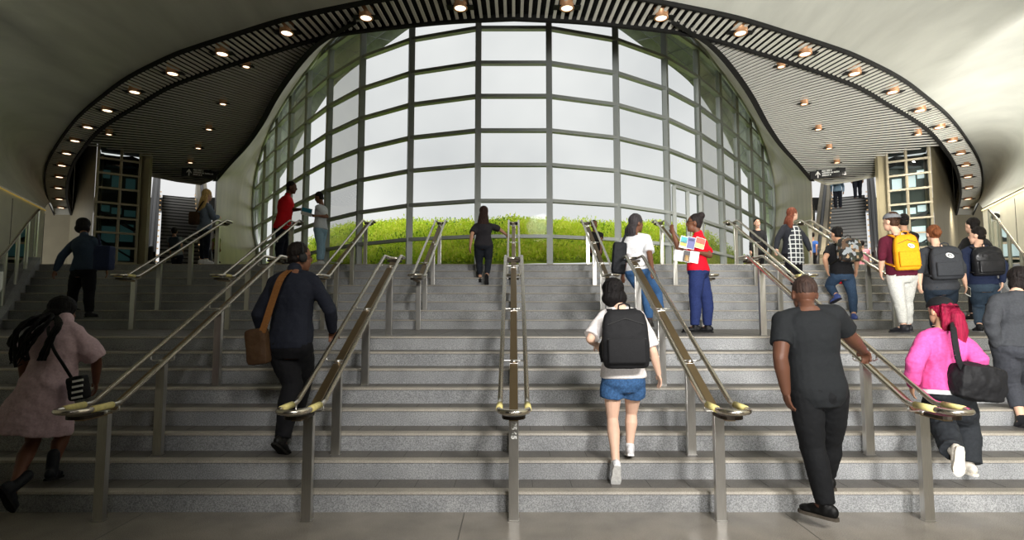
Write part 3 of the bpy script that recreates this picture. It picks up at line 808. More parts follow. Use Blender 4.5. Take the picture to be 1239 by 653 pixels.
def hairmat(c):
    c = tuple(c)
    if c not in HAIRM:
        m = mat('hair_%d' % len(HAIRM), c, .6, 0, .35, 55, 3, .6, (1, 1, .12), bscale=90, spec=.15); HAIRM[c] = m
    return HAIRM[c]
SKIN = {}
def skinmat(c):
    c = tuple(c)
    if c not in SKIN: SKIN[c] = mat('skin_%d' % len(SKIN), c, .5, 0, .06, 12, 3, spec=.3)
    return SKIN[c]
M['eye'] = mat('eye_dark', (28, 20, 18), .25); M['lip'] = mat('lip', (120, 66, 58), .45)
DARKSKIN, BROWN, LIGHT, TAN = (86, 56, 42), (120, 82, 62), (222, 178, 152), (196, 150, 122)

class Fig: pass
def person(label, Y, J, az=0, size=1.7, fem=False, fat=1., skin=LIGHT, hair=None, top=None, bot=None, shoe=None, head=None, grip='', foot=None, armfat=1., handdir=None, tw=0):
    g = Fig(); s = size/1.75; g.s = s; hk = s*1.12; g.hk = hk; g.af = armfat
    a = math.radians(az); f = V3((math.sin(a), math.cos(a), 0)); side = V3((math.cos(a), -math.sin(a), 0))
    flip = 1 if side.x >= 0 else -1                           # image left/right versus the body's own
    hx, hy = J['hp'][:2]; hp = at(hx, hy, Y+(J['hp'][2] if len(J['hp']) > 2 else 0))
    nx, ny = J['nk'][:2]; nk = at(nx, ny, Y+(J['nk'][2] if len(J['nk']) > 2 else 0))
    axis = (nk-hp).normalized(); TL = (nk-hp).length
    sd = (side-axis*side.dot(axis)).normalized(); fr = axis.cross(sd)
    fr = fr if fr.dot(f) > 0 else -fr
    a2 = math.radians(az+tw); sdt = V3((math.cos(a2), -math.sin(a2), 0)); sdt = (sdt-axis*sdt.dot(axis)).normalized()
    sw = (.315 if fem else .36)*s*fat**.5/2; hw = .095*s*fat**.5
    S = {}; Hh = {}
    S['l'] = nk-sdt*sw*flip-axis*.07*s+axis*J.get('tl', 0)*s; S['r'] = nk+sdt*sw*flip-axis*.07*s+axis*J.get('tr', 0)*s
    Hh['l'] = hp-sd*hw*flip-axis*.03*s; Hh['r'] = hp+sd*hw*flip-axis*.03*s
    def get(k, o, L):
        v = J[k]
        if len(v) == 2: v = (v[0], v[1], 1)
        if isinstance(v[2], int): return reach(o, v[0], v[1], L, v[2])
        return at(v[0], v[1], Y+v[2])
    E_, W_, K_, A_ = {}, {}, {}, {}
    for q in 'lr':
        E_[q] = get('el'+q, S[q], .295*s); W_[q] = get('wr'+q, E_[q], .255*s)
        K_[q] = get('kn'+q, Hh[q], .43*s); A_[q] = get('an'+q, K_[q], .41*s)
    hz, hpitch = head or (az, 0)
    ha = math.radians(hz); hf = V3((math.sin(ha), math.cos(ha), 0)); hs = V3((math.cos(ha), -math.sin(ha), 0)); pz = math.radians(hpitch)
    hfr = hf*math.cos(pz)-V3((0, 0, 1))*math.sin(pz); hup = V3((0, 0, 1))*math.cos(pz)+hf*math.sin(pz)
    hc = at(J['hd'][0], J['hd'][1], nk.y+fr.y*.03+(J['hd'][2] if len(J['hd']) > 2 else .0))
    g.hc, g.hfr, g.hup, g.hs = hc, hfr, hup, hs; g.nk, g.hp, g.axis, g.fr, g.sd, g.S, g.E, g.W, g.K, g.A, g.H = nk, hp, axis, fr, sd, S, E_, W_, K_, A_, Hh
    g.TL = TL; g.fat = fat; g.flip = flip; g.sdt = sdt
    near = Y < 6; vb = .0066 if near else .009; vc = .010 if near else .013 if Y < 10.5 else .016
    base = V3((hp.x, hp.y, stair_z(hp.y)))
    root = thing('person', base, label, 'person', 'people on and around the stairs'); g.root = root; g.vc = vc
    tab = TORSO_F if fem else TORSO_M
    def torso(bm, t0, t1, ext, mulw=1., extra=()):
        rows = []
        rows_def = [r for r in tab if t0 <= r[0] <= t1]
        for p_, q_ in zip(tab, tab[1:]):
            if p_[0] < t0 < q_[0]:
                k_ = (t0-p_[0])/(q_[0]-p_[0]); rows_def.insert(0, (t0, p_[1]+(q_[1]-p_[1])*k_, p_[2]+(q_[2]-p_[2])*k_))
        for t, w_, d_ in rows_def:
            c = hp+axis*TL*t+fr*(.012*s if .1 < t < .5 else 0)
            k = max(0, min(1, t)); sv = (sd*(1-k)+sdt*k).normalized(); fv = axis.cross(sv); fv = fv if fv.dot(fr) > 0 else -fv
            fw = fat if t < .9 else 1+(fat-1)*.4
            wv = w_*s*fw*mulw+ext; dv = d_*s*fw*mulw+ext
            rows.append([c+sv*wv*math.copysign(abs(math.cos(q))**.85, math.cos(q))+fv*dv*math.copysign(abs(math.sin(q))**.85, math.sin(q)) for q in [2*PI*i/22 for i in range(22)]])
        rows = list(extra)+rows
        gr = loft(bm, rows, closed=True); bm.faces.new(gr[0]); bm.faces.new(gr[-1])
    g.torso = torso
    # --- the body, one surface
    bm = bmesh.new(); torso(bm, -.3, 1.1, 0)
    limb(bm, [nk-axis*.05*s, nk+axis*.02*s, hc-hup*.07*s-hfr*.02*s], [.068*s, .056*s, .054*s])
    ell(bm, hc+hup*.02*hk-hfr*.008*hk, (hs*.076*hk, hfr*.096*hk, hup*.098*hk), 20)                # cranium
    ell(bm, hc-hup*.05*hk+hfr*.03*hk, (hs*.058*hk, hfr*.062*hk, hup*.07*hk), 16)                   # jaw
    ell(bm, hc-hup*.012*hk+hfr*.093*hk, (hs*.013*hk, hfr*.018*hk, hup*.024*hk), 8)                 # nose
    ell(bm, hc-hup*.1*hk+hfr*.068*hk, (hs*.02*hk, hfr*.018*hk, hup*.014*hk), 8)                    # chin
    for k in (-1, 1): ell(bm, hc+hs*k*.077*hk-hfr*.008*hk-hup*.012*hk, (hs*.010*hk, hfr*.02*hk, hup*.033*hk), 8)
    for q in 'lr': limb(bm, [nk-axis*.01*s, nk.lerp(S[q], .5)-axis*.002*s, S[q]], [.05*s, .05*s, .052*s])
    for q in 'lr':
        e, w_ = E_[q], W_[q]; af = s*armfat
        limb(bm, [S[q], S[q].lerp(e, .5), e], [.055*af, .05*af, .041*af]); limb(bm, [e, e.lerp(w_, .3), w_], [.041*af, .043*af, .027*af])
        h_, k_, n_ = Hh[q], K_[q], A_[q]
        limb(bm, [h_, h_.lerp(k_, .5), k_], [.088*s*fat**.7, .075*s*fat**.7, .055*s]); back = (fr*-.015*s)
        limb(bm, [k_, k_.lerp(n_, .3)+back, k_.lerp(n_, .65)+back*.5, n_], [.054*s, .058*s*fat**.5, .045*s, .037*s])
        d = (w_-e).normalized()
        hd_ = (handdir or {}).get(q)
        if hd_: d = (d*.4+V3(hd_)).normalized()
        inw = (hp-w_)-d*(hp-w_).dot(d); inw = inw.normalized() if inw.length > 1e-3 else fr
        curl = .28
        if q in grip: curl = .75; inw = V3((0, 0, -1))-d*-d.z; inw.normalize()
        tl = d.cross(inw); tl = tl if tl.dot(fr) > 0 else -tl                                # thumb towards the front
        ell(bm, w_+d*.045*s, (d*.055*s, tl*.040*s, inw*.017*s), 12)
        for i, L in enumerate((.072, .08, .076, .06)):
            b = w_+d*.082*s+tl*(.03-.02*i)*s; dd = d.copy(); pts = [b-d*.02*s]; cang = 0
            for ph, fc in enumerate((.45, .32, .23)):
                cang += curl*(.8+.2*ph); pts.append(pts[-1]+(d*math.cos(cang)+inw*math.sin(cang))*L*fc*1.25*s)
            limb(bm, pts, [.0098*s, .0094*s, .0088*s, .0078*s], 8)
        tb = w_+d*.025*s+tl*.03*s; td = (d*.65+tl*.6+inw*.35).normalized()
        limb(bm, [tb, tb+td*.035*s, tb+(td*.045+d*.03)*s], [.013*s, .0115*s, .0095*s], 8)
        # bare foot inside the shoe
        fa, fp = (foot or {}).get(q, (az, 0)); fa = math.radians(fa); fp = math.radians(fp)
        fd = V3((math.sin(fa), math.cos(fa), 0))*math.cos(fp)-V3((0, 0, 1))*math.sin(fp); fu = V3((0, 0, 1))*math.cos(fp)+V3((math.sin(fa), math.cos(fa), 0))*math.sin(fp); fs = fd.cross(fu)
        limb(bm, [n_, n_-fu*.03*s, n_-fu*.05*s+fd*.1*s], [.037*s, .04*s, .028*s])
        ell(bm, n_-fu*.045*s-fd*.03*s, (fd*.04*s, fs*.032*s, fu*.035*s), 10)
        if shoe: make_shoe(g, n_, fd, fu, fs, s, shoe)
    body = obj('body', bm, [skinmat(skin), M['eye'], M['lip']], root, True)
    eyes = [hc+hfr*.09*hk+hs*k*.031*hk+hup*.018*hk for k in (-1, 1)]; mouth = hc+hfr*.088*hk-hup*.068*hk
    brow = [p+hup*.024*hk for p in eyes]
    def paint(me):
        for p in me.polygons:
            c = p.center
            if (c-hc).length > .16*hk: continue
            v = c-mouth
            if min((c-e).length for e in eyes) < .0125*hk or any(abs((c-b).dot(hup)) < .005*hk and (c-b).length < .02*hk for b in brow): p.material_index = 1
            elif abs(v.dot(hup)) < .009*hk and abs(v.dot(hs)) < .024*hk and v.length < .04*hk: p.material_index = 2
    unify(body, vb, 3, after=paint)
    # --- clothes
    if bot: make_bottom(g, bot)
    if top: make_top(g, top)
    if hair: make_hair(g, hair)
    return g
def make_shoe(g, n_, fd, fu, fs, s, sp):
    c, sole = sp[0], sp[1]; b = n_-fu*.058*s
    bm = bmesh.new()
    ell(bm, b-fd*.035*s+fu*.012*s, (fd*.05*s, fs*.038*s, fu*.05*s), 14); ell(bm, b+fd*.05*s+fu*.005*s, (fd*.09*s, fs*.042*s, fu*.042*s), 14)
    ell(bm, b+fd*.125*s-fu*.006*s, (fd*.06*s, fs*.046*s, fu*.03*s), 14)
    if len(sp) > 2: limb(bm, [b, n_+fu*sp[2]*s], [.046*s, .048*s])
    else: limb(bm, [b, n_-fu*.005*s], [.044*s, .046*s])
    o = obj('shoe', bm, cloth(c, .5), g.root, True); unify(o, .008 if g.vc < .011 else .011, 3)
    bm = bmesh.new(); out = [(-.085, .0), (-.075, .026), (-.03, .036), (.04, .037), (.11, .047), (.16, .042), (.185, .02), (.19, 0)]
    pl = out+[(x, -y) for x, y in out[-2:0:-1]]
    t = [bm.verts.new(b+fd*x*s+fs*y*s-fu*.022*s) for x, y in pl]; u = [bm.verts.new(b+fd*x*s*1.02+fs*y*s*1.04-fu*.042*s) for x, y in pl]
    bm.faces.new(t); bm.faces.new(u[::-1])
    for i in range(len(pl)): j = (i+1) % len(pl); bm.faces.new((t[i], t[j], u[j], u[i]))
    obj('sole', bm, cloth(sole, .7), o)
def make_bottom(g, b):
    kind, c = b['kind'], b['c']; s = g.s; lo = b.get('loose', 1.); bm = bmesh.new(); ext = b.get('ext', .012)
    g.torso(bm, -.3, .12, ext)
    for q in 'lr':
        h_, k_, n_ = g.H[q], g.K[q], g.A[q]; ft = g.fat**.7; bk = g.fr*-.012*s
        if kind == 'shorts':
            e = h_.lerp(k_, b.get('len', .5)); cuffed(bm, [h_, h_.lerp(e, .6), e], [.1*s*ft, .098*s*ft*lo, .097*s*ft*lo])
        elif kind == 'skirt': pass
        else:
            hem = k_.lerp(n_, b.get('len', .93))
            pts = [h_, h_.lerp(k_, .5), k_, k_.lerp(hem, .35)+bk, k_.lerp(hem, .75), hem]
            cuffed(bm, pts, [.105*s*ft, .095*s*ft*(1+(lo-1)*.6), .075*s*lo, .074*s*lo, .063*s*lo, b.get('cuff', .055)*s*lo])
    o = obj(kind if kind != 'pants' else 'trousers', bm, cloth(c, .85, b.get('spread', .14)), g.root, True)
    unify(o, g.vc, 4, b.get('fold', .018)*(1 if g.vc < .014 else .7), .09)
    if b.get('label'): o['label'] = b['label']
def make_top(g, t):
    s = g.s; bm = bmesh.new(); ext = t.get('ext', .016); hem = t.get('hem', -.12); extra = []
    if 'skirt' in t:
        k = (g.K['l']+g.K['r'])/2; dn = t.get('dn', None)
        for fr_, w_, d_ in t['skirt'][::-1]:
            c = g.hp.lerp(k, fr_)+V3(t.get('sway', (0, 0, 0)))*fr_
            extra.append([c+g.sd*w_*s*math.cos(q)+g.fr*d_*s*math.sin(q) for q in [2*PI*i/22 for i in range(22)]])
        g.torso(bm, .1, 1.02, ext, t.get('mul', 1), extra)
    else: g.torso(bm, hem, 1.02, ext, t.get('mul', 1))
    for q in 'lr': limb(bm, [g.nk-g.axis*.02*s, g.nk.lerp(g.S[q], .5)-g.axis*.002*s, g.S[q]], [.066*s, .069*s, .070*s*g.af**.9])
    sl = t.get('sleeve', 'short'); lo = t.get('loose', 1.)
    for q in 'lr':
        S, E, W = g.S[q], g.E[q], g.W[q]
        if sl == 'short':
            e = S.lerp(E, t.get('len', .62)); cuffed(bm, [S, S.lerp(e, .6), e], [.067*s*g.af**.9, .066*s*lo*g.af**.7, .068*s*lo*g.af**.6])
        elif sl == 'long':
            e = E.lerp(W, t.get('len', .92)); limb(bm, [S, S.lerp(E, .5), E, E.lerp(e, .5), e], [.066*s, .063*s*lo, .057*s*lo, .053*s*lo, .042*s*lo])
    if t.get('collar'): limb(bm, [g.nk-g.axis*.02*s, g.nk+g.axis*.04*s], [.076*s, .07*s])
    if t.get('hood'): ell(bm, g.nk-g.fr*.05*s-g.axis*.01, (g.sd*.11*s, g.fr*.07*s, g.axis*.06*s))
    m = t.get('mat') or cloth(t['c'], t.get('rough', .85), t.get('spread', .1))
    o = obj(t.get('name', 'shirt'), bm, m, g.root, True); unify(o, g.vc, 4, t.get('fold', .02)*(1 if g.vc < .014 else .6), t.get('ds', .1))
    if t.get('label'): o['label'] = t['label']
    return o
def make_hair(g, h):
    s = g.hk; kind, c = h[0], h[1]; bm = bmesh.new(); hc, fr, up, sd = g.hc, g.hfr, g.hup, g.hs; vx = .008 if g.vc < .011 else .011
    cap = None
    if kind in ('short', 'bald'):
        k = .95 if kind == 'bald' else 1
        if kind == 'short':
            ell(bm, hc+up*.042*s-fr*.022*s, (sd*.084*s, fr*.092*s, up*.092*s)); ell(bm, hc-up*.02*s-fr*.045*s, (sd*.072*s, fr*.055*s, up*.06*s))
        else: ell(bm, hc+up*.03*s-fr*.014*s, (sd*.0775*s, fr*.094*s, up*.092*s))
    elif kind == 'bob':
        ell(bm, hc+up*.035*s-fr*.02*s, (sd*.1*s, fr*.102*s, up*.1*s)); ell(bm, hc-up*.05*s-fr*.035*s, (sd*.118*s, fr*.085*s, up*.088*s))
    elif kind in ('long', 'longfront'):
        L = h[2] if len(h) > 2 else .42
        ell(bm, hc+up*.035*s-fr*.02*s, (sd*.09*s, fr*.098*s, up*.1*s))
        bk = hc-fr*.05*s
        rows = []
        for t, w_, d_ in ((0, .08, .05), (.25, .1, .06), (.5, .115, .055), (.75, .12, .05), (.93, .1, .045), (1, .06, .03)):
            cc = bk-V3((0, 0, 1))*L*t*s-fr*.05*s*min(1, t*2); rows.append([cc+sd*w_*s*math.cos(q)+fr*d_*s*math.sin(q) for q in [2*PI*i/16 for i in range(16)]])
        gr = loft(bm, rows, closed=True); bm.faces.new(gr[0]); bm.faces.new(gr[-1])
    elif kind == 'bun':
        ell(bm, hc+up*.035*s-fr*.02*s, (sd*.083*s, fr*.094*s, up*.096*s)); ell(bm, hc-up*.02*s-fr*.045*s, (sd*.07*s, fr*.05*s, up*.06*s))
        o_ = h[2] if len(h) > 2 else (.1, .08); ell(bm, hc+up*o_[0]*s-fr*o_[1]*s, (sd*.055*s, fr*.05*s, up*.052*s))
    elif kind == 'tail':
        ell(bm, hc+up*.03*s-fr*.02*s, (sd*.084*s, fr*.094*s, up*.094*s)); ell(bm, hc-up*.03*s-fr*.05*s, (sd*.07*s, fr*.05*s, up*.06*s))
        p = hc-fr*.1*s+up*.02*s; b = V3((0, 0, -1))
        limb(bm, [p, p-fr*.05*s+b*.08*s, p-fr*.06*s+b*.2*s+sd*.01, p-fr*.06*s+b*.32*s, p-fr*.05*s+b*.46*s+sd*.02], [.04*s, .062*s, .068*s, .055*s, .012*s])
        for k in (-1, 1): limb(bm, [p+sd*k*.05*s, p-fr*.03*s+b*.16*s+sd*k*.08*s, p-fr*.03*s+b*.34*s+sd*k*.06*s], [.03*s, .028*s, .008*s])
    o = obj('hair', bm, hairmat(c), g.root, True); unify(o, vx, 2, .012 if kind != 'bald' else .002, .03)
    return o
def cap(g, c, brim=True, back=False, name='cap'):
    s = g.hk; bm = bmesh.new(); hc, fr, up, sd = g.hc, g.hfr, g.hup, g.hs
    o0 = hc+up*.04*s-fr*.012*s; rows = []
    for t in [i*PI/2/7 for i in range(8)]:
        rows.append([o0+(sd*.093*s*math.cos(q)+fr*.108*s*math.sin(q))*max(.03, math.cos(t))+up*.085*s*math.sin(t) for q in [2*PI*i/24 for i in range(24)]])
    gr = loft(bm, rows, closed=True); bm.faces.new(gr[-1]); bm.faces.new(gr[0])
    o = obj(name, bm, cloth(c, .8), g.root, True)
    bm = bmesh.new(); sg = -1 if back else 1
    rows = [[o0+sd*.088*s*math.cos(q)*k+fr*sg*(.075*s+(.105*k2)*s*math.sin(q))-up*(.004+.02*k2*math.sin(q))*s for q in [PI*i/12 for i in range(13)]] for k, k2 in ((.9, .0), (1, .5), (.95, 1.))]
    loft(bm, rows); r2 = [[p-up*.008 for p in r] for r in rows]; loft(bm, r2)
    if brim: obj('brim', bm, cloth(c, .8), o)
    else: bm.free()
    return o
def frame_box(bm, c, sx, fy, uz, dims, bev, mi=0):
    rot = Matrix((sx, fy, uz)).transposed(); box(bm, c, dims, rot, mi, bev)
def backpack(g, label, c, _unused=0, w_=.31, h_=.44, d_=.16, oval=None, drop=.03, strapc=None, pattern=None, pockets=1, handle=True, shiny=.7):
    s = g.s; sd, fr, ax = g.sdt, g.fr, g.axis
    sd = (sd-ax*sd.dot(ax)).normalized()
    if sd.x < 0: sd = -sd
    fr = ax.cross(sd); fr = fr if fr.dot(g.fr) > 0 else -fr
    bk = .125*s*g.fat+.012
    ct_ = g.nk-ax*(drop+h_/2)-fr*(bk+d_/2)
    t = thing('backpack', ct_-ax*h_/2, label, 'backpack', 'backpacks worn on the stairs')
    m = pattern or cloth(c, shiny, .12)
    bm = bmesh.new(); rows = []
    for z, k, dk in ((-.5, .80, .75), (-.46, .93, .95), (-.3, 1, 1.05), (0, 1, 1.0), (.25, .96, .9), (.4, .86, .72), (.47, .7, .5), (.5, .45, .25)):
        rows.append([ct_+ax*h_*z+sd*w_/2*k*math.copysign(abs(math.cos(q))**.45, math.cos(q))-fr*(d_/2*dk*math.copysign(abs(math.sin(q))**.5, math.sin(q))) for q in [2*PI*i/28 for i in range(28)]])
    gr = loft(bm, rows, closed=True); bm.faces.new(gr[0]); bm.faces.new(gr[-1])
    o = obj('pack_body', bm, m, t, True); unify(o, g.vc*.9, 3, .016, .1)
    if pockets:
        bm = bmesh.new(); frame_box(bm, ct_-ax*h_*.2-fr*(d_*.5+.012), sd, fr, ax, (w_*.8, .05, h_*.42), .018); obj('pocket', bm, m, t, True)
        bm = bmesh.new(); tube(bm, [ct_-ax*h_*.0-fr*(d_*.5+.03)+sd*w_*k*.4 for k in (-1, -.5, 0, .5, 1)], .004, 6); tube(bm, [ct_+ax*h_*(.34-.1*abs(k))-fr*(d_*.40+.01)+sd*w_*k*.38 for k in (-1, -.5, 0, .5, 1)], .004, 6); obj('zip', bm, cloth((60, 60, 60), .4), t)
    for k in (-1, 1):
        S = g.S['r' if k > 0 else 'l']; tp = g.nk-ax*.06*s+sd*k*.115*s
        pts = [ct_+ax*h_*.42+sd*k*w_*.25+fr*d_*.3, tp-fr*.09*s+ax*.055*s, tp+ax*.07*s, tp+fr*.1*s+ax*.02*s, tp+fr*.16*s-ax*.14*s, g.nk-ax*.36*s+sd*k*.17*s*g.fat+fr*.06*s, ct_-ax*h_*.38+sd*k*w_*.47]
        bm = bmesh.new(); sm = smooth_curve(pts, 22)
        for p, q in zip(sm, sm[1:]): beam(bm, p, q, .05 if k else .05, .014, ax if abs((q-p).normalized().dot(ax)) < .8 else fr)
        obj('strap', bm, cloth(strapc or c, .8, .12), t)
    if handle:
        bm = bmesh.new(); p = ct_+ax*h_*.49; tube(bm, [p-sd*.05, p-sd*.045+ax*.04, p+ax*.055, p+sd*.045+ax*.04, p+sd*.05], .008, 8); obj('handle', bm, cloth(strapc or c, .8, .12), t, True)
    if oval:
        bm = bmesh.new(); cc = ct_+ax*h_*oval[1]+sd*w_*oval[0]-fr*(d_*.5+.008+oval[3]); r_ = oval[2]; ang_ = -.5
        e1 = sd*math.cos(ang_)+ax*math.sin(ang_); e2 = -sd*math.sin(ang_)+ax*math.cos(ang_)
        bm.faces.new([bm.verts.new(cc+e1*r_*math.cos(q)+e2*r_*.62*math.sin(q)) for q in [2*PI*i/24 for i in range(24)]])
        lg = obj('badge', bm, M['white'], t)
        bm = bmesh.new(); tube(bm, [cc-fr*.003+e1*r_*.5*math.cos(q)+e2*r_*.28*math.sin(q) for q in [.4+5.2*i/14 for i in range(15)]], .0045, 6); obj('mark', bm, M['black'], lg)
    return t
def bag(g, label, c, ctr, dims, strap, nm='shoulder_bag', cat='bag', strapc=None, sw_=.035, tilt=0, bev=.05, fold=.014):
    """soft bag: ctr is a point, dims = (along side, depth, height); strap = list of points"""
    t = thing(nm, ctr-V3((0, 0, dims[2]/2)), label, cat, 'bags carried by the people')
    sx = V3((math.cos(tilt), 0, math.sin(tilt))); uz = V3((-math.sin(tilt), 0, math.cos(tilt))); fy = V3((0, 1, 0))
    a = math.atan2(g.sd.y, g.sd.x)
    bm = bmesh.new(); frame_box(bm, ctr, sx, fy, uz, dims, bev)
    o = obj('bag_body', bm, cloth(c, .65), t, True); unify(o, .009, 4, fold, .08)
    if strap:
        bm = bmesh.new(); sm = smooth_curve([V3(p) for p in strap], 26)
        for p, q in zip(sm, sm[1:]): beam(bm, p, q, sw_, .01, V3((0, -1, .2)))
        obj('strap', bm, cloth(strapc or c, .7), t)
    return t
# ------------------------------------------------------------------ who is on the stairs
Zv = V3((0, 0, 1))
# man in black t-shirt, foreground right
g = person('man in black t-shirt and black trousers at the right, hand on the handrail', 4.25,
    dict(hd=(973, 355, .06), nk=(977, 376, .06), hp=(990, 469, .0), ell=(944, 432, -1), wrl=(951, 474, 1), elr=(1030, 409, 1), wrr=(1044, 424, 1), knl=(983, 541, .02), anl=(999, 609, -.05), knr=(1004, 535, .22), anr=(1001, 574, .34), tr=.03),
    az=4, size=1.86, fat=1.05, skin=DARKSKIN, top=dict(c=(25, 27, 29), sleeve='short', len=.66, hem=-.24, fold=.014, name='t_shirt', loose=1.06), bot=dict(kind='trousers', c=(17, 18, 20), loose=1.12, len=1.0, cuff=.058), shoe=((12, 12, 12), (70, 64, 56)), head=(6, 4), grip='r', foot=dict(l=(-38, 0), r=(0, 0)), hair=('bald', (50, 37, 32)), armfat=1.22)
bm = bmesh.new(); p = at(978, 350, 4.2)
# woman, pink sweatshirt and red hair
g = person('woman in bright pink sweatshirt with long red hair, climbing at the right', 4.8,
    dict(hd=(1137, 376, .05), nk=(1140, 400, .03), hp=(1146, 473), ell=(1107, 438, -1), wrl=(1104, 466, 1), elr=(1185, 436, -1), wrr=(1181, 458, 1), knl=(1138, 510, .1), anl=(1153, 545, -.22), knr=(1168, 512, .16), anr=(1172, 560, .06)),
    az=-4, size=1.62, fem=True, fat=1.12, skin=TAN, top=dict(c=(216, 84, 150), sleeve='long', hem=.02, loose=1.3, fold=.026, ext=.03, name='sweatshirt'), bot=dict(kind='trousers', c=(40, 43, 47), loose=1.5, len=1.0, cuff=.07, fold=.028), shoe=((215, 208, 196), (228, 222, 208)), head=(-6, 8), foot=dict(l=(10, 80), r=(0, 0)), hair=('tail', (128, 20, 50)))
cap(g, (24, 24, 26), True, True, 'cap')
bm = bmesh.new()
rows = []
for z, e_ in ((.0, .004), (-.035, .0)):
    c_ = g.hp+g.axis*(g.TL*.03+z); rows.append([c_+g.sd*.222*math.cos(q)+g.fr*.168*math.sin(q) for q in [2*PI*i/24 for i in range(24)]])
loft(bm, rows, closed=True); obj('hem_band', bm, cloth((205, 205, 205)), g.root, True)
bg_c = at(1181, 462, 4.62)
bag(g, 'large black duffel bag hanging at the right hip of the woman in pink', (26, 26, 28), bg_c, (.42, .24, .32), [g.nk+V3((.06, .16, -.1)), g.nk+V3((.10, .0, .02)), at(1153, 394, 4.66), at(1156, 416, 4.58), at(1160, 436, 4.56), at(1168, 452, 4.58)], 'duffel_bag', tilt=-.16, bev=.14, fold=.03, sw_=.05)
# girl in denim shorts
g = person('girl in white t-shirt and blue denim shorts with a black backpack, seen from behind', 4.88,
    dict(hd=(741, 354, .05), nk=(751, 375, .02), hp=(754, 455), ell=(714, 410, -1), wrl=(722, 417, .25), elr=(790, 424, -1), wrr=(797, 452, 1), knl=(741, 506, .02), anl=(745, 560, -.14), knr=(764, 500, .12), anr=(762, 538, .06)),
    az=4, size=1.6, fem=True, fat=1.12, skin=(226, 186, 162), top=dict(c=(226, 220, 218), sleeve='short', len=.9, hem=-.02, loose=1.2, ext=.022, name='t_shirt'), bot=dict(kind='shorts', c=(58, 92, 134), len=.46, loose=1.16, spread=.3), shoe=((228, 228, 230), (240, 240, 238)), head=(-14, 6), foot=dict(l=(4, 55), r=(8, 12)), hair=('bob', (20, 17, 17)))
cap(g, (16, 15, 16), False, False, 'cap')
backpack(g, 'big boxy black backpack on the girl in denim shorts', (30, 30, 32), 0, .395, .50, .17, None, .0)
# man with satchel
g = person('man in dark navy shirt and headphones with a brown satchel strap, left foreground', 5.25,
    dict(hd=(363, 311, .08), nk=(356, 331, .04), hp=(351, 414, -.02), ell=(313, 381, -1), wrl=(319, 408, 1), elr=(400, 376, 1), wrr=(402, 400, 1), knl=(354, 465, .0), anl=(342, 530, -.18), knr=(367, 458, .3), anr=(358, 505, .42)),
    az=10, size=1.82, fat=1.1, skin=BROWN, top=dict(c=(31, 34, 44), sleeve='long', hem=-.1, fold=.022, loose=1.08, collar=True, name='shirt'), bot=dict(kind='trousers', c=(20, 20, 23), loose=1.22, len=1.0), shoe=((16, 15, 15), (26, 24, 22)), head=(52, 2), grip='r', foot=dict(l=(14, 40), r=(5, 0)), hair=('short', (30, 25, 22)))
bm = bmesh.new()
for k in (-1, 1): ell(bm, g.hc+g.hs*k*.098-g.hup*.01, (g.hs*.022, g.hfr*.042, g.hup*.05))
tube(bm, [g.hc+g.hs*.112*math.cos(q)+g.hup*(.02+.125*math.sin(q))-g.hfr*.01 for q in [PI*i/14 for i in range(15)]], .011, 8); obj('headphones', bm, M['black'], g.root, True)
bm = bmesh.new(); 
for k in (-1, 1): tube(bm, [g.hc+g.hfr*.1+g.hs*k*(.036+.022*math.cos(q))+g.hup*(.02+.02*math.sin(q)) for q in [2*PI*i/12 for i in range(12)]], .003, 5, closed=True)
for k in (-1, 1): tube(bm, [g.hc+g.hfr*.1+g.hs*k*.058+g.hup*.022, g.hc+g.hs*k*.079+g.hup*.015], .003, 5)
obj('glasses', bm, M['black'], g.root)
sc = at(312, 419, 5.0)
bag(g, 'dark satchel with tan brown strap at the left hip of the man in navy', (70, 50, 32), sc, (.20, .12, .33), [g.nk+V3((.05, .14, -.08)), g.nk+V3((-.02, .02, .035)), at(341, 335, 5.04), at(331, 360, 5.0), at(322, 388, 4.96), at(317, 402, 4.95)], 'satchel', 'bag', (122, 80, 40), .06, .12, .05)
# left foreground woman in shirt dress
g = person('woman in pale pink shirt dress with long dark braids, far left foreground', 4.72,
    dict(hd=(76, 377, .1), nk=(78, 392, .06), hp=(56, 470), ell=(28, 430, 1), wrl=(30, 470, 1), elr=(117, 434, 1), wrr=(116, 462, 1), knl=(40, 535, .0), anl=(17, 588, -.28), knr=(79, 522, .15), anr=(63, 566, .0)),
    az=14, size=1.66, fem=True, fat=1.2, skin=(104, 66, 50), top=dict(c=(198, 172, 180), sleeve='short', len=.95, loose=1.5, fold=.03, ext=.03, name='shirt_dress', skirt=[(.0, .235, .19), (.4, .29, .24), (.72, .33, .28), (.86, .34, .29)], sway=(-.14, -.05, 0), collar=True), bot=dict(kind='shorts', c=(40, 40, 44), len=.3), shoe=((30, 32, 38), (18, 18, 20), .12), head=(20, 18), foot=dict(l=(8, 62), r=(-20, 8)), hair=('bob', (16, 14, 15)))
bm = bmesh.new()
for k in range(9):
    st_ = g.hc-g.hfr*.04+g.hs*(-.075+.016*k)-g.hup*(.02)
    e_ = [st_, at(62-4*k, 385+5*(k % 3), 4.58), at(42-4.0*k+6*(k % 2), 402+6*(k % 3), 4.5), at(22-1.5*k+7*(k % 3), 424+6*(k % 4), 4.5), at(12+5*(k % 4), 440-8*(k % 3), 4.52)]
    sm = smooth_curve(e_, 30); tube(bm, sm, [.013+.003*math.sin(i*1.9) if i < 27 else .005 for i in range(30)], 8)
for k in range(3):
    sm = smooth_curve([g.hc-g.hfr*.06+g.hs*.02*k-g.hup*.05, at(68+3*k, 392, 4.52), at(58+3*k, 410, 4.47), at(46+4*k, 436, 4.47)], 26)
    tube(bm, sm, [.012+.003*math.sin(i*2) for i in range(26)], 8)
obj('braids', bm, hairmat((16, 14, 15)), g.root, True)
hb = at(95, 469, 4.62)
